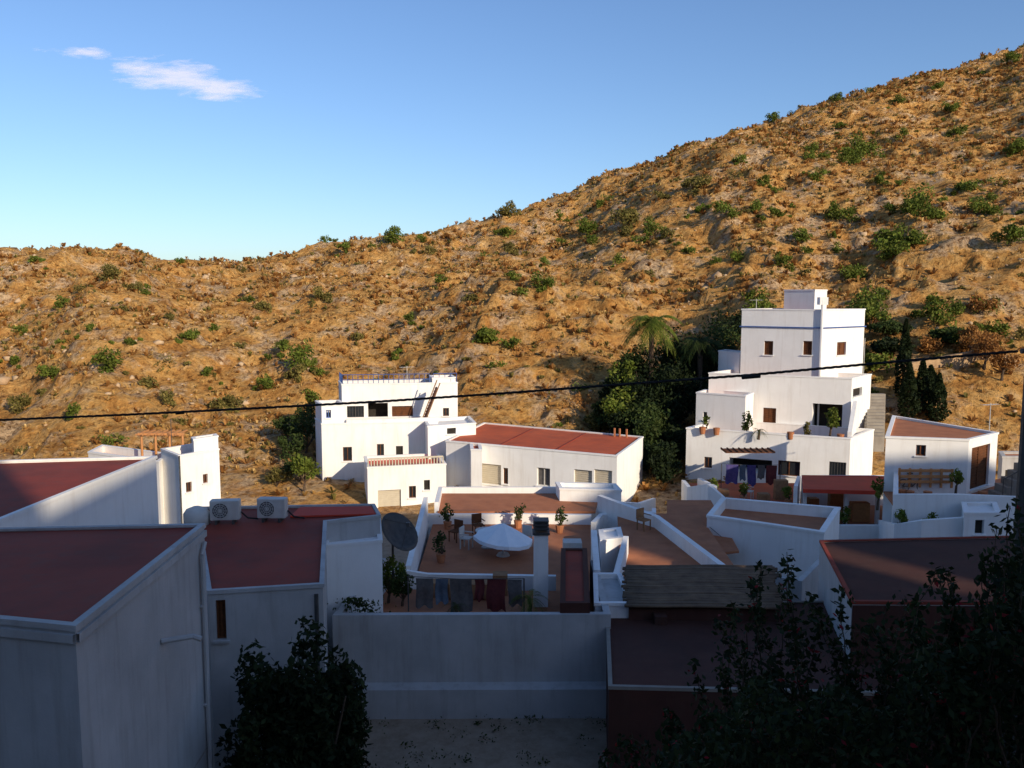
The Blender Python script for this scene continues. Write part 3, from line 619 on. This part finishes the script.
tree('potted_tree',(*G(829,51.8),-9.1),2.3,0.62,LG,900,0.10,0.4)
tree('potted_shrub',(*G(746,53.3),-9.2),1.9,0.30,LM,350,0.10,0.2)
tree('potted_shrub',(*G(706,54.2),-8.6),0.9,0.3,LG,160,0.09,0.2)
tree('potted_shrub',(*G(806,52),-9.1),1.3,0.3,LO,200,0.09,0.2)
frond_plant('agave_plant',(*G(758,52.4),-8.7),0.3,0.55,18,LM,0.08,0.18)
# J lower patios
h=empty('patio_house',G(740,46))
slab('patio_floor',[G(690,44.5),G(800,43.5),G(800,50.6),G(690,50.6)],-11.35,RED,h,0.1)
pwall('patio_wall',[G(684,51),G(690,46.4),G(710,44.2),G(745,43.8),G(797,43.2)],-14,[ZD(480,51),ZD(487,46.4),ZD(484,44.2),ZD(514,43.8),ZD(514,43.2)],0.22,W,h)
pwall('patio_wall_inner',[G(700,50),G(716,45.2)],-14,[ZD(478,50),ZD(486,45.2)],0.22,W,h)
pwall('patio_pier',[G(797,43.1),G(800,50)],-14,[ZD(486,43.1),ZD(476,50)],0.2,W,h)
block(h,'red_roof_room',[PZ(803,489,-9.9),PZ(882,491,-9.9),PZ(886,476,-9.9),PZ(802,475,-9.9)],-10.1,-9.9,ph=0.02,th=0.1,roof=REDB,wall=REDB,cop=0)
pwall('back_wall',[G(803,47.4),G(886,47.4)],-13,-10.2,0.2,W,h)
b=MB(); 
for px in (806,848,880): b.box((*G(px,43.4),-11.3),(0.18,0.18,2.35))
b.make('porch_posts',W,h)
slab('porch_floor',[G(800,41),G(892,41),G(892,47.3),G(800,47.3)],-11.9,TERR,h,0.1)
pwall('porch_front_wall',[G(800,42.6),G(806,41),G(892,41)],-14,[-10.9,-11.3,-11.3],0.2,W,h)
b=MB(); b.box((*G(828,42.5),-11.35),(1.6,0.7,0.05))
for dx,dy in ((-.7,-.3),(.7,-.3),(-.7,.3),(.7,.3)): b.box((G(828,42.5)[0]+dx,42.5+dy,-11.63),(0.06,0.06,0.5))
b.make('patio_table',WOOD,h)
b=MB(); b.box((*G(862,44),-11.4),(0.9,0.5,1.0)); b.box((*G(838,46.5),-11.2),(0.8,0.4,1.3)); b.box((*G(815,46),-11.5),(0.5,0.5,0.7)); b.make('storage_cabinets',ORW,h)
b=MB(); b.box((*G(722,45.9),-11.0),(0.8,0.5,0.7)); b.box((*G(765,45.4),-11.05),(0.6,0.5,0.6)); b.box((*G(782,46.5),-10.8),(0.7,0.4,1.1)); b.make('patio_boxes',WOOD,h)
b=MB(); b.box((G(748,49.6)[0],49.7,-9.2),(2.9,1.3,0.05)); 
for k in range(9): b.box((G(748,49.6)[0]-1.4+0.35*k,49.7,-9.15),(0.06,1.4,0.06))
b.make('cane_awning',DKW,h)
b=MB()
for px,D in ((714,46.5),(731,45.2),(745,45.2),(790,44.6)): x,y=G(px,D); b.tube([(x,y,-11.35),(x,y,-10.9)],[0.14,0.2],10)
b.make('flower_pots',POT,h)
for px,D in ((714,46.5),(745,45.2),(790,44.6)): tree('potted_shrub',(*G(px,D),-11.0),0.9,0.32,LG,200,0.09,0.15)
tree('potted_shrub',(*G(847,42),-11.8),1.2,0.35,LG,240,0.09,0.2)
def laundry(name,A,B,z,items,mats):
    e=empty(name,((A[0]+B[0])/2,(A[1]+B[1])/2),z); A=Vector((*A,z));B=Vector((*B,z)); b=MB(); b.tube([A,(A+B)/2-Vector((0,0,0.06)),B],0.012,4)
    for p in (A,B): b.tube([p,p-Vector((0,0,1.6))],0.025,5)
    b.make('line_and_posts',MET,e); L=(B-A).length; d=(B-A)/L; nr=Vector((d.y,-d.x,0))
    u=0.25
    for k,(w,hh) in enumerate(items):
        V=[];Fs=[]; nu,nv=8,6
        for i in range(nu+1):
            for j in range(nv+1):
                q=A+d*(u+w*i/nu+0.02*math.sin(j*0.9+k*2))-Vector((0,0,0.05+hh*(1+0.06*math.sin(i*1.1+k))*j/nv)); q+=nr*(0.05*math.sin(i*1.3+k)*j/nv+0.03*math.sin(j+k)); V.append(q)
        for i in range(nu):
            for j in range(nv): a=i*(nv+1)+j; Fs.append((a,a+1,a+nv+2,a+nv+1))
        obj(f'cloth_{k}',V,Fs,mats[k%len(mats)],e,True); u+=w+0.08
        if u>L-0.5: break
laundry('washing_line',G(722,48.6),G(781,48.2),-9.75,[(0.7,1.1),(0.35,0.9),(0.5,1.2),(0.4,0.8),(0.6,1.1),(0.3,0.7)],[CLP,CLB,CLP,CLG,CLR])
laundry('washing_line',PZ(408,578,-9.0),PZ(524,580,-9.0),-8.95,[(0.55,0.95),(0.4,0.8),(0.7,1.1),(0.3,0.7),(0.6,1.05),(0.45,0.85)],[CLG,CLB,CLG,CLR,CLR])
# umbrella
x,y=G(503,33.5); h=empty('patio_umbrella',(x,y),-10.5); zt=ZD(523,33.5); b=MB(); b.tube([(x,y,-10.5),(x,y,zt+0.08)],0.03,8); b.tube([(x,y,-10.5),(x,y,-10.4)],[0.28,0.22],12); b.make('pole_and_base',LMET,h)
V=[(x,y,zt)];Fs=[]; R=1.22
TL=lambda dx,dy:-0.12*dx
for k in range(1,5):
    for j in range(16):
        a=2*math.pi*j/16+0.2; t=k/4; rr=R*t*(1 if j%2==0 else 0.92); dx,dy=math.cos(a)*rr,math.sin(a)*rr; V.append((x+dx,y+dy,zt-0.60*t**1.1+TL(dx,dy)-(0.0 if j%2==0 else 0.05*t)))
for j in range(16): Fs.append((0,1+j,1+(j+1)%16))
for k in range(3):
    for j in range(16): a=1+k*16+j;b_=1+k*16+(j+1)%16; Fs.append((a,a+16,b_+16,b_))
i0=len(V)
for j in range(16): vv=V[49+j]; V.append((vv[0],vv[1],vv[2]-0.14))
for j in range(16): a=49+j;b_=49+(j+1)%16; Fs.append((a,i0+j,i0+(j+1)%16,b_))
obj('canopy',V,Fs,FAB,h)
b=MB()
for j in range(8):
    a=2*math.pi*j/8+0.2; b.tube([(x,y,zt-0.7),(x+math.cos(a)*R*0.6,y+math.sin(a)*R*0.6,zt-0.45)],0.008,4)
b.make('ribs',MET,h)
def chair(px,D,z,rot,mat):
    x,y=G(px,D); e=empty('garden_chair',(x,y),z); R=Matrix.Rotation(rot,3,'Z'); b=MB(); c=Vector((x,y,z))
    b.box(c+Vector((0,0,0.44)),(0.46,0.44,0.04),rot); b.box(c+R@Vector((0,0.22,0.68)),(0.46,0.04,0.42),rot)
    for sx in(-1,1):
        for sy in(-1,1): b.box(c+R@Vector((sx*0.2,sy*0.19,0.215)),(0.04,0.04,0.43),rot)
        b.box(c+R@Vector((sx*0.23,0,0.64)),(0.04,0.42,0.03),rot)
    b.make('frame',mat,e)
for a in ((466,34.5,-10.5,1.2,LMET),(455,35.5,-10.5,-0.6,DKW),(530,35,-10.5,2.6,LMET),(478,36.5,-10.5,0.4,DKW),(820,43.4,-11.9,0.5,WOOD),(838,43.3,-11.9,2.8,WOOD),(750,46.6,-11.35,1.0,LMET),(645,35.5,-10,0.7,WOOD)): chair(*a)
x,y=G(487,34.6); h=empty('garden_table',(x,y),-10.5); b=MB(); b.tube([(x,y,-9.79),(x,y,-9.75)],0.5,18); b.tube([(x,y,-10.5),(x,y,-9.79)],0.04,8); b.tube([(x,y,-10.5),(x,y,-10.46)],0.25,12); b.make('top_and_stand',LMET,h)
for px,D in ((440,32.6),(447,37.4),(560,36.8),(518,37.6)):
    x,y=G(px,D); b=MB(); b.tube([(x,y,-10.5),(x,y,-10.15)],[0.14,0.2],10); e_=tree('potted_shrub',(x,y,-10.3),1.0,0.32,LM,240,0.07,0.15); b.make('pot',POT,e_)
# I right house
zI=-6.7; h=empty('shadow_caster_house',PZ(968,440,zI)); Ip=[PZ(886,437,zI),PZ(969,440,zI),PZ(998,433,zI),PZ(893,416,zI)]
block(h,'house',Ip,-14,zI,ph=0.08,th=0.14,roof=TERR,cop=0.04,ops=[(0,916,445,926,456,'glass'),(1,971,446,989,487,'wood')])
b=MB(); A1=Vector(G(901,39.2));B1=Vector(G(954,39)); z=ZD(487,39.1)
for zz in (0.25,0.5,0.78): b.box(((A1.x+B1.x)/2,(A1.y+B1.y)/2,z+zz),((B1-A1).length,0.05,0.13))
for k in range(6): q=A1.lerp(B1,k/5); b.box((q.x,q.y+0.05,z+0.42),(0.09,0.07,0.9))
b.make('timber_railing',ORW,h)
slab('terrace_floor',[G(884,40.2),G(896,37.2),G(1030,37),G(1030,44),G(990,42)],ZD(500,38),TERR,h,0.1)
pwall('terrace_wall',[G(897,40),G(898,37.1),G(960,37),G(1035,36.8)],-14,[-8.3,ZD(494,37.1),ZD(494,37),ZD(497,36.8)],0.2,W,h)
pwall('lower_wall',[G(884,41),G(900,36),G(925,35.4),G(985,35.2)],-14,[ZD(520,41),ZD(524,36),ZD(520,35.4),ZD(516,35.2)],0.2,W,h)
block(h,'side_room',quadp(G(999,45),G(1003,43.5),G(1040,43.5)),-14,ZD(457,43.5),ph=0.1,roof=TERR,wall=W2,ops=[(1,1005,470,1014,482,'dark')])
b=MB(); A1=Vector(G(1002,38.4)); 
for k in range(7): b.box((A1.x-0.1+0.28*k,38.4,ZD(500,38)+0.14+0.16*k),(0.28,1.0,0.28+0.32*k))
b.make('terrace_steps',CONC,h)
b=MB(); b.tube([(A1.x-0.2,37.8,ZD(500,38)+1.0),(A1.x+1.7,37.8,ZD(500,38)+2.1)],0.025,5)
for k in range(6): b.tube([(A1.x-0.2+0.38*k,37.8,ZD(500,38)),(A1.x-0.2+0.38*k,37.8,ZD(500,38)+1.0+0.22*k)],0.018,5)
b.make('step_railing',MET,h)
block(h,'store',quadp(G(965,36.6),G(968,34.8),G(1004,34.8)),-14,ZD(512,35),ph=0.1,roof=W,ops=[(1,975,520,984,534,'dark')])
antenna(988,42.5,zI-0.2,ZD(403,42.5))
for px,D,z_,hh in ((880,40,-10,1.3),(958,38.5,-8.9,1.0),(905,36.6,-10.5,1.1),(935,36.4,-10.4,0.9)): tree('potted_shrub',(*G(px,D),z_),hh,0.35,LG,220,0.09,0.2)
b=MB()
for px,D in ((905,38.3),(912,38.1),(930,38),(985,38)): x,y=G(px,D); b.tube([(x,y,ZD(500,38)),(x,y,ZD(500,38)+0.4)],[0.14,0.2],10)
b.make('flower_pots',POT,h)
def bike(px,D,z):
    x,y=G(px,D); e=empty('bicycle',(x,y),z); b=MB()
    for cx in (-0.5,0.5):
        pts=[(x+cx+math.cos(t)*0.32,y,z+0.33+math.sin(t)*0.32) for t in np.linspace(0,2*math.pi,17)]; b.tube(pts,0.02,5)
        for t in range(4): a=t*math.pi/4; b.tube([(x+cx-math.cos(a)*0.3,y,z+0.33-math.sin(a)*0.3),(x+cx+math.cos(a)*0.3,y,z+0.33+math.sin(a)*0.3)],0.004,3)
    P_=lambda a,c:(x+a,y,z+c)
    for s in ([P_(-.5,.33),P_(-.15,.8)],[P_(-.05,.3),P_(-.15,.8)],[P_(-.5,.33),P_(-.05,.3)],[P_(-.15,.78),P_(.35,.82)],[P_(-.05,.3),P_(.35,.75)],[P_(.5,.33),P_(.33,.98)],[P_(-.15,.8),P_(-.17,.92)]): b.tube(s,0.018,5)
    b.tube([(x+.33,y-.22,z+.98),(x+.33,y+.22,z+.98)],0.015,5); b.box((x-.18,y,z+.94),(.24,.12,.05)); b.make('frame_and_wheels',MET,e)
bike(915,39.4,ZD(500,38))
SW=surf('dry_stone',(0.46,0.31,0.17),(0.30,0.19,0.11),3,bs=1.0,fine=6)
pts=[G(p,64.5+0.3*i) for i,p in enumerate((893,930,970,1010))]; zz=[float(terr(q[0],q[1]))+0.7 for q in pts]
pwall('dry_stone_wall',pts,min(zz)-3,zz,0.45,SW)
# ---------- trees ----------
def T(px,D): 
    x,y=G(px,D,350); return (x,y,float(terr(x,y))-0.1)
def hgt(px,D,py): return ZD(py,D)-T(px,D)[2]
cypress('cypress_tree',T(905,61),hgt(905,61,322),0.78,3400)
for px,D,top in ((911,59,366),(924,59.5,362),(941,58.5,376),(932,60.5,368)): cypress('cypress_tree',T(px,D),hgt(px,D,top),0.85)
t=T(651,66); frond_plant('palm_tree',t,hgt(651,66,322),2.3,44,LG,0.2,0.30)
t=T(700,64); frond_plant('palm_tree',t,hgt(700,64,342),1.8,36,LM,0.2,0.30)
for px,D,top,r,m in ((625,66,362,1.5,LG),(668,68,334,2.6,LM),(690,66,326,2.5,LD),(712,68,314,2.7,LM),(735,72,304,2.8,LD),(640,62,375,1.9,LD),(665,62,382,2.2,LD),(700,71,345,2.2,LD),(755,74,298,2.0,LG),(622,61,390,1.7,LG),(650,59,403,1.9,LM),(668,60,418,1.8,LD),
    (676,57,426,1.8,LD),(655,55.5,436,1.8,LD),(668,53.5,456,1.5,LD),(640,57,422,1.5,LM),(610,63,400,1.4,LM),(632,68,345,1.8,LM),(618,66,368,1.7,LD),(645,66,348,2.1,LD),(600,64,412,1.2,LO),(680,63,360,2.3,LD),(630,60,408,1.6,LD),(722,66,346,1.9,LD),
    (488,78,357,1.75,LG),(868,74,300,2.0,LG),(885,72,352,1.8,LM),(855,66,350,1.3,LO),(872,66,372,1.3,LG),(890,68,340,1.8,LD),(950,68,350,1.6,LM)):
    tree('hillside_tree',T(px,D),max(1.5,hgt(px,D,top)),r,m,2000,0.15,0.18,12)
tree('olive_tree',T(300,53),2.6,0.9,LG,900,0.12,0.3)
tree('gully_shade_shrub',T(272,54),1.6,1.0,LO,500,0.12,0.15)
for px,D,hh,r in ((290,58,2.4,1.2),(303,60,3.2,1.3),(296,55,1.7,1.0),(306,64,3.0,1.3),(282,62,2.0,1.1)): tree('gully_shade_shrub',T(px,D),hh,r,LM,800,0.12,0.15)  # shrubs added to imitate the dark shade in the gully
for px,D in ((985,64),(1003,62),(970,66)): tree('autumn_tree',T(px,D),3.0,1.3,SR,900,0.13,0.3)
def neartree(name,base,h,r,n,ls=0.09,lf=None,lumps=44): return tree(name,base,h,r,lf or LD,n,ls,0.12,lumps,0.16,0.34)
neartree('fig_tree',(*G(288,16.8),-12.2),5.7,1.5,13000)
neartree('gully_shade_shrub',(*G(256,15.5),-12.2),4.5,1.1,6000,0.08)
neartree('gully_shade_shrub',(*G(325,18.5),-12.2),4.3,1.2,6000)
neartree('gully_shade_shrub',(*G(285,14.5),-12.2),3.6,1.4,6500,0.08)
tree('terrace_shrub',(*PZ(388,600,-10),-10.1),1.6,0.55,LG,1500,0.06,0.2)
tree('terrace_shrub',(*PZ(372,612,-10),-10.1),1.5,0.5,LM,1200,0.06,0.2)
tree('terrace_shrub',(*PZ(402,603,-10),-10.1),1.2,0.4,LM,900,0.06,0.2)
frond_plant('potted_palm',(*PZ(529,604,-9.8),-10.1),0.5,0.65,16,LG,0.06,0.2)
frond_plant('potted_palm',(*PZ(455,606,-9.8),-10.1),0.3,0.4,12,LM,0.06,0.2)
P=[];
for k in range(2000):
    s=rng.random(); px=352+16*math.sin(s*5)+rng.normal(0,7+5*math.sin(s*11)); P.append(PD(px,598+s*90,23.66+rng.normal(0,0.12)))
V,Fc=leaves(np.array(P),0.06); obj_np('wall_creeper',V,Fc,LM)
P=[]
for k in range(40):
    px=rng.uniform(330,620); D=rng.uniform(19,23.3); x,y=G(px,D); z=float(terr(x,y)); r=rng.uniform(0.06,0.22)
    P.append(np.array([x,y,z+0.05])+rng.normal(size=(26,3))*np.array([r,r,r*0.3]))
V,Fc=leaves(np.concatenate(P),0.04); obj_np('weeds',V,Fc,LM)
# ---------- bougainvillea in front ----------
e=empty('bougainvillea',(3,6),-5.2); b=MB(); LP_=[];BR=[]
tips=[(772,545,7.2),(748,575,7),(828,590,6.8),(800,620,6.6),(700,655,7),(725,600,7.4),(868,615,6.4),(905,600,6.2),(945,560,6),(980,600,5.8),(1003,520,5.6),(1018,500,5.6),(990,550,5.8),(1035,540,5.4),(655,700,6.8),(620,735,7),(600,750,6.6),(880,650,6),(840,660,6.2),(930,620,5.8),(770,660,6.5),(715,700,6.2),(960,640,5.6),(1010,620,5.2),(1050,600,5.2),(680,720,6),(745,690,6),(1015,570,5.7),(900,590,7.0)]
for k,(px,py,D) in enumerate(tips):
    for rep in range(3):
        jx,jy=rng.normal(0,14),abs(rng.normal(0,16)); tip=PD(px+jx,py+jy,D+rng.normal(0,0.3)); bs=PD(px*0.75+235+rng.normal(0,35),840,D+0.2)
        mid=(tip+bs)/2+Vector((rng.normal(0,0.12),0.1,0.25)); pts=[]
        for t in np.linspace(0,1,14): pts.append(bs*(1-t)**2+mid*2*t*(1-t)+tip*t*t+Vector((rng.normal(0,0.012),rng.normal(0,0.012),0)))
        b.tube(pts,[0.012*(1-0.75*i/13) for i in range(14)],4)
        L=(tip-bs).length
        for q in range(int(L*75)):
            t=rng.random()**0.85; i=min(12,int(t*13)); p=pts[i].lerp(pts[i+1],t*13-i); p=p+Vector(rng.normal(0,0.055,3)*(1.3-0.7*t)); (BR if (rng.random()<0.015 and t>0.4) else LP_).append(p)
        if rng.random()<0.6:
            t=rng.uniform(0.7,1.0); i=min(12,int(t*13)); p=pts[i]
            for q in range(int(rng.integers(3,8))): BR.append(p+Vector(rng.normal(0,0.025,3)))
for q in range(17000):
    px=rng.uniform(600,1100); lim=762-(px-600)*0.32-22*math.sin(px/37.)-14*math.sin(px/13.); py=lim+abs(rng.normal(0,70))
    if py<840: (BR if rng.random()<0.004 else LP_).append(PD(px,py,rng.uniform(5,7.5)))
b.make('stems',BARK,e)
V,Fc=leaves(np.array(LP_),0.034); obj_np('leaves',V,Fc,LD,e); V,Fc=leaves(np.array(BR),0.026); obj_np('bracts',V,Fc,LP,e)
# ---------- cable and pole ----------
h=empty('utility_pole',G(1029,8.5),-5); b=MB(); x,y=G(1027,8.5); b.tube([(x,y,-5.5),(x,y,0.75)],[0.085,0.065],10); b.tube([(x-0.12,y,ZD(351,8.5)),(x,y,ZD(351,8.5))],0.03,6); b.make('pole',MET,h)
b=MB(); ks=[(-60,422,10.5),(0,420,10.2),(130,414.5,9.9),(250,408.5,9.7),(380,401.5,9.5),(500,393.5,9.3),(620,384.5,9.1),(750,375,8.9),(880,363,8.7),(1020,351,8.5)]
P_=[PD(*k) for k in ks]; pts=[]
for i in range(len(P_)-1):
    for t in np.linspace(0,1,60,endpoint=False): pts.append(P_[i].lerp(P_[i+1],t))
for ph in (0,2.1,4.2):
    b.tube([p+Vector((0,math.cos(i*0.55+ph)*0.008,math.sin(i*0.55+ph)*0.008)) for i,p in enumerate(pts)],0.0075,5)
b.make('overhead_cable',BLK)
b=MB(); b.tube([PD(742,377,8.9),PD(760,375.5,8.9)],0.028,6); b.tube([PD(176,413,9.85),PD(184,412.4,9.85)],0.022,6); b.make('cable_joints',BLK)
# unseen houses added behind the viewer, sized to throw the evening shadow
for k,(x,y,w,hh) in enumerate(((20,-34,14,3.3),(44,-36,18,4.8),(70,-33,20,7.2),(-6,-35,16,2.8),(98,-34,18,5.5))):
    e=empty('shadow_caster_house',(x,y),15); zt=float(terr(x,y)); block(e,'house',[(x-w/2,y-5),(x+w/2,y-5),(x+w/2,y+5),(x-w/2,y+5)],zt-6,zt+hh-1.5,ph=0.4)
# ---------- cloud ----------
def cloud():
    c=PD(148,74,2600); m,nt,b_=newmat('cloud'); 
    for n_ in list(nt.nodes): nt.nodes.remove(n_)
    out=nt.nodes.new('ShaderNodeOutputMaterial'); tc=nt.nodes.new('ShaderNodeTexCoord')
    mp=nt.nodes.new('ShaderNodeMapping'); mp.inputs['Scale'].default_value=(5,7,1); mp.inputs['Rotation'].default_value=(0,0,0.3); nt.links.new(tc.outputs['UV'],mp.inputs[0])
    f=noise(nt,mp.outputs[0],1.2,8,0.6)
    sx=nt.nodes.new('ShaderNodeSeparateXYZ'); nt.links.new(tc.outputs['UV'],sx.inputs[0])
    def M(op,a,b=None):
        n_=nt.nodes.new('ShaderNodeMath'); n_.operation=op
        for i,s in enumerate((a,b)):
            if s is None: continue
            if isinstance(s,(int,float)): n_.inputs[i].default_value=s
            else: nt.links.new(s,n_.inputs[i])
        return n_.outputs[0]
    def core(cx,cy,rx,ry,sl):
        dx=M('SUBTRACT',sx.outputs[0],cx); dy=M('SUBTRACT',M('SUBTRACT',sx.outputs[1],cy),M('MULTIPLY',dx,sl))
        d=M('ADD',M('POWER',M('DIVIDE',M('ABSOLUTE',dx),rx),2),M('POWER',M('DIVIDE',M('ABSOLUTE',dy),ry),2)); return M('SUBTRACT',1.0,d)
    a=M('MAXIMUM',M('MAXIMUM',core(0.58,0.50,0.26,0.24,-0.4),M('SUBTRACT',core(0.20,0.80,0.20,0.11,-0.2),0.45)),M('SUBTRACT',core(0.78,0.34,0.17,0.16,-0.1),0.1))
    s=M('ADD',M('MULTIPLY',a,0.45),M('MULTIPLY',M('SUBTRACT',f,0.52),1.7))
    al=M('MINIMUM',M('MAXIMUM',s,0.0),0.5)
    al=M('MULTIPLY',al,M('MINIMUM',M('MAXIMUM',M('ADD',M('MULTIPLY',a,1.5),0.9),0.0),1.0))
    df2=nt.nodes.new('ShaderNodeBsdfDiffuse'); df2.inputs[0].default_value=(0.72,0.68,0.80,1)
    tr=nt.nodes.new('ShaderNodeBsdfTransparent'); mx=nt.nodes.new('ShaderNodeMixShader')
    nt.links.new(al,mx.inputs[0]); nt.links.new(tr.outputs[0],mx.inputs[1]); nt.links.new(df2.outputs[0],mx.inputs[2]); nt.links.new(mx.outputs[0],out.inputs[0])
    hw=125/F*2600; hh=42/F*2600
    V=[(c.x-hw,c.y+0,c.z-hh),(c.x+hw,c.y,c.z-hh),(c.x+hw,c.y+60,c.z+hh),(c.x-hw,c.y+60,c.z+hh)]
    me=bpy.data.meshes.new('cloud'); me.from_pydata(V,[],[(0,1,2,3)]); uv=me.uv_layers.new(name='UVMap')
    for i,t in enumerate(((0,0),(1,0),(1,1),(0,1))): uv.data[i].uv=t
    me.materials.append(m); o=bpy.data.objects.new('cloud',me); sc.collection.objects.link(o)
cloud()
# ---------- light ----------
AZ=math.radians(38); EL=math.radians(20)
S=Vector((math.sin(AZ)*math.cos(EL),-math.cos(AZ)*math.cos(EL),math.sin(EL)))
sl=bpy.data.lights.new('sun','SUN'); sl.energy=5.0; sl.angle=math.radians(0.5); sl.color=(1.0,0.85,0.64)
so=bpy.data.objects.new('sun',sl); so.rotation_euler=(-S).to_track_quat('-Z','Y').to_euler(); so.location=S*50; sc.collection.objects.link(so)
w=bpy.data.worlds.new('World'); sc.world=w; w.use_nodes=True; nt=w.node_tree; bg=nt.nodes['Background']
st=nt.nodes.new('ShaderNodeTexSky'); st.sky_type='NISHITA'; st.sun_disc=False; st.sun_elevation=EL; st.sun_rotation=math.radians(180-38); st.altitude=50; st.air_density=1.0; st.dust_density=0.7; st.ozone_density=2.0
col=mix(nt,st.outputs[0],(0.87,1.02,1.27),1.0,'MULTIPLY')
nt.links.new(col,bg.inputs[0]); bg.inputs[1].default_value=0.125
cam=bpy.data.cameras.new('camera'); cam.sensor_width=36; cam.lens=36*F/1024; cam.clip_end=6000; cam.clip_start=0.1
co=bpy.data.objects.new('camera',cam); co.rotation_euler=(math.radians(90)-TH,0,0); sc.collection.objects.link(co); sc.camera=co
sc.view_settings.view_transform='Standard'; sc.view_settings.look='None'; sc.view_settings.exposure=0
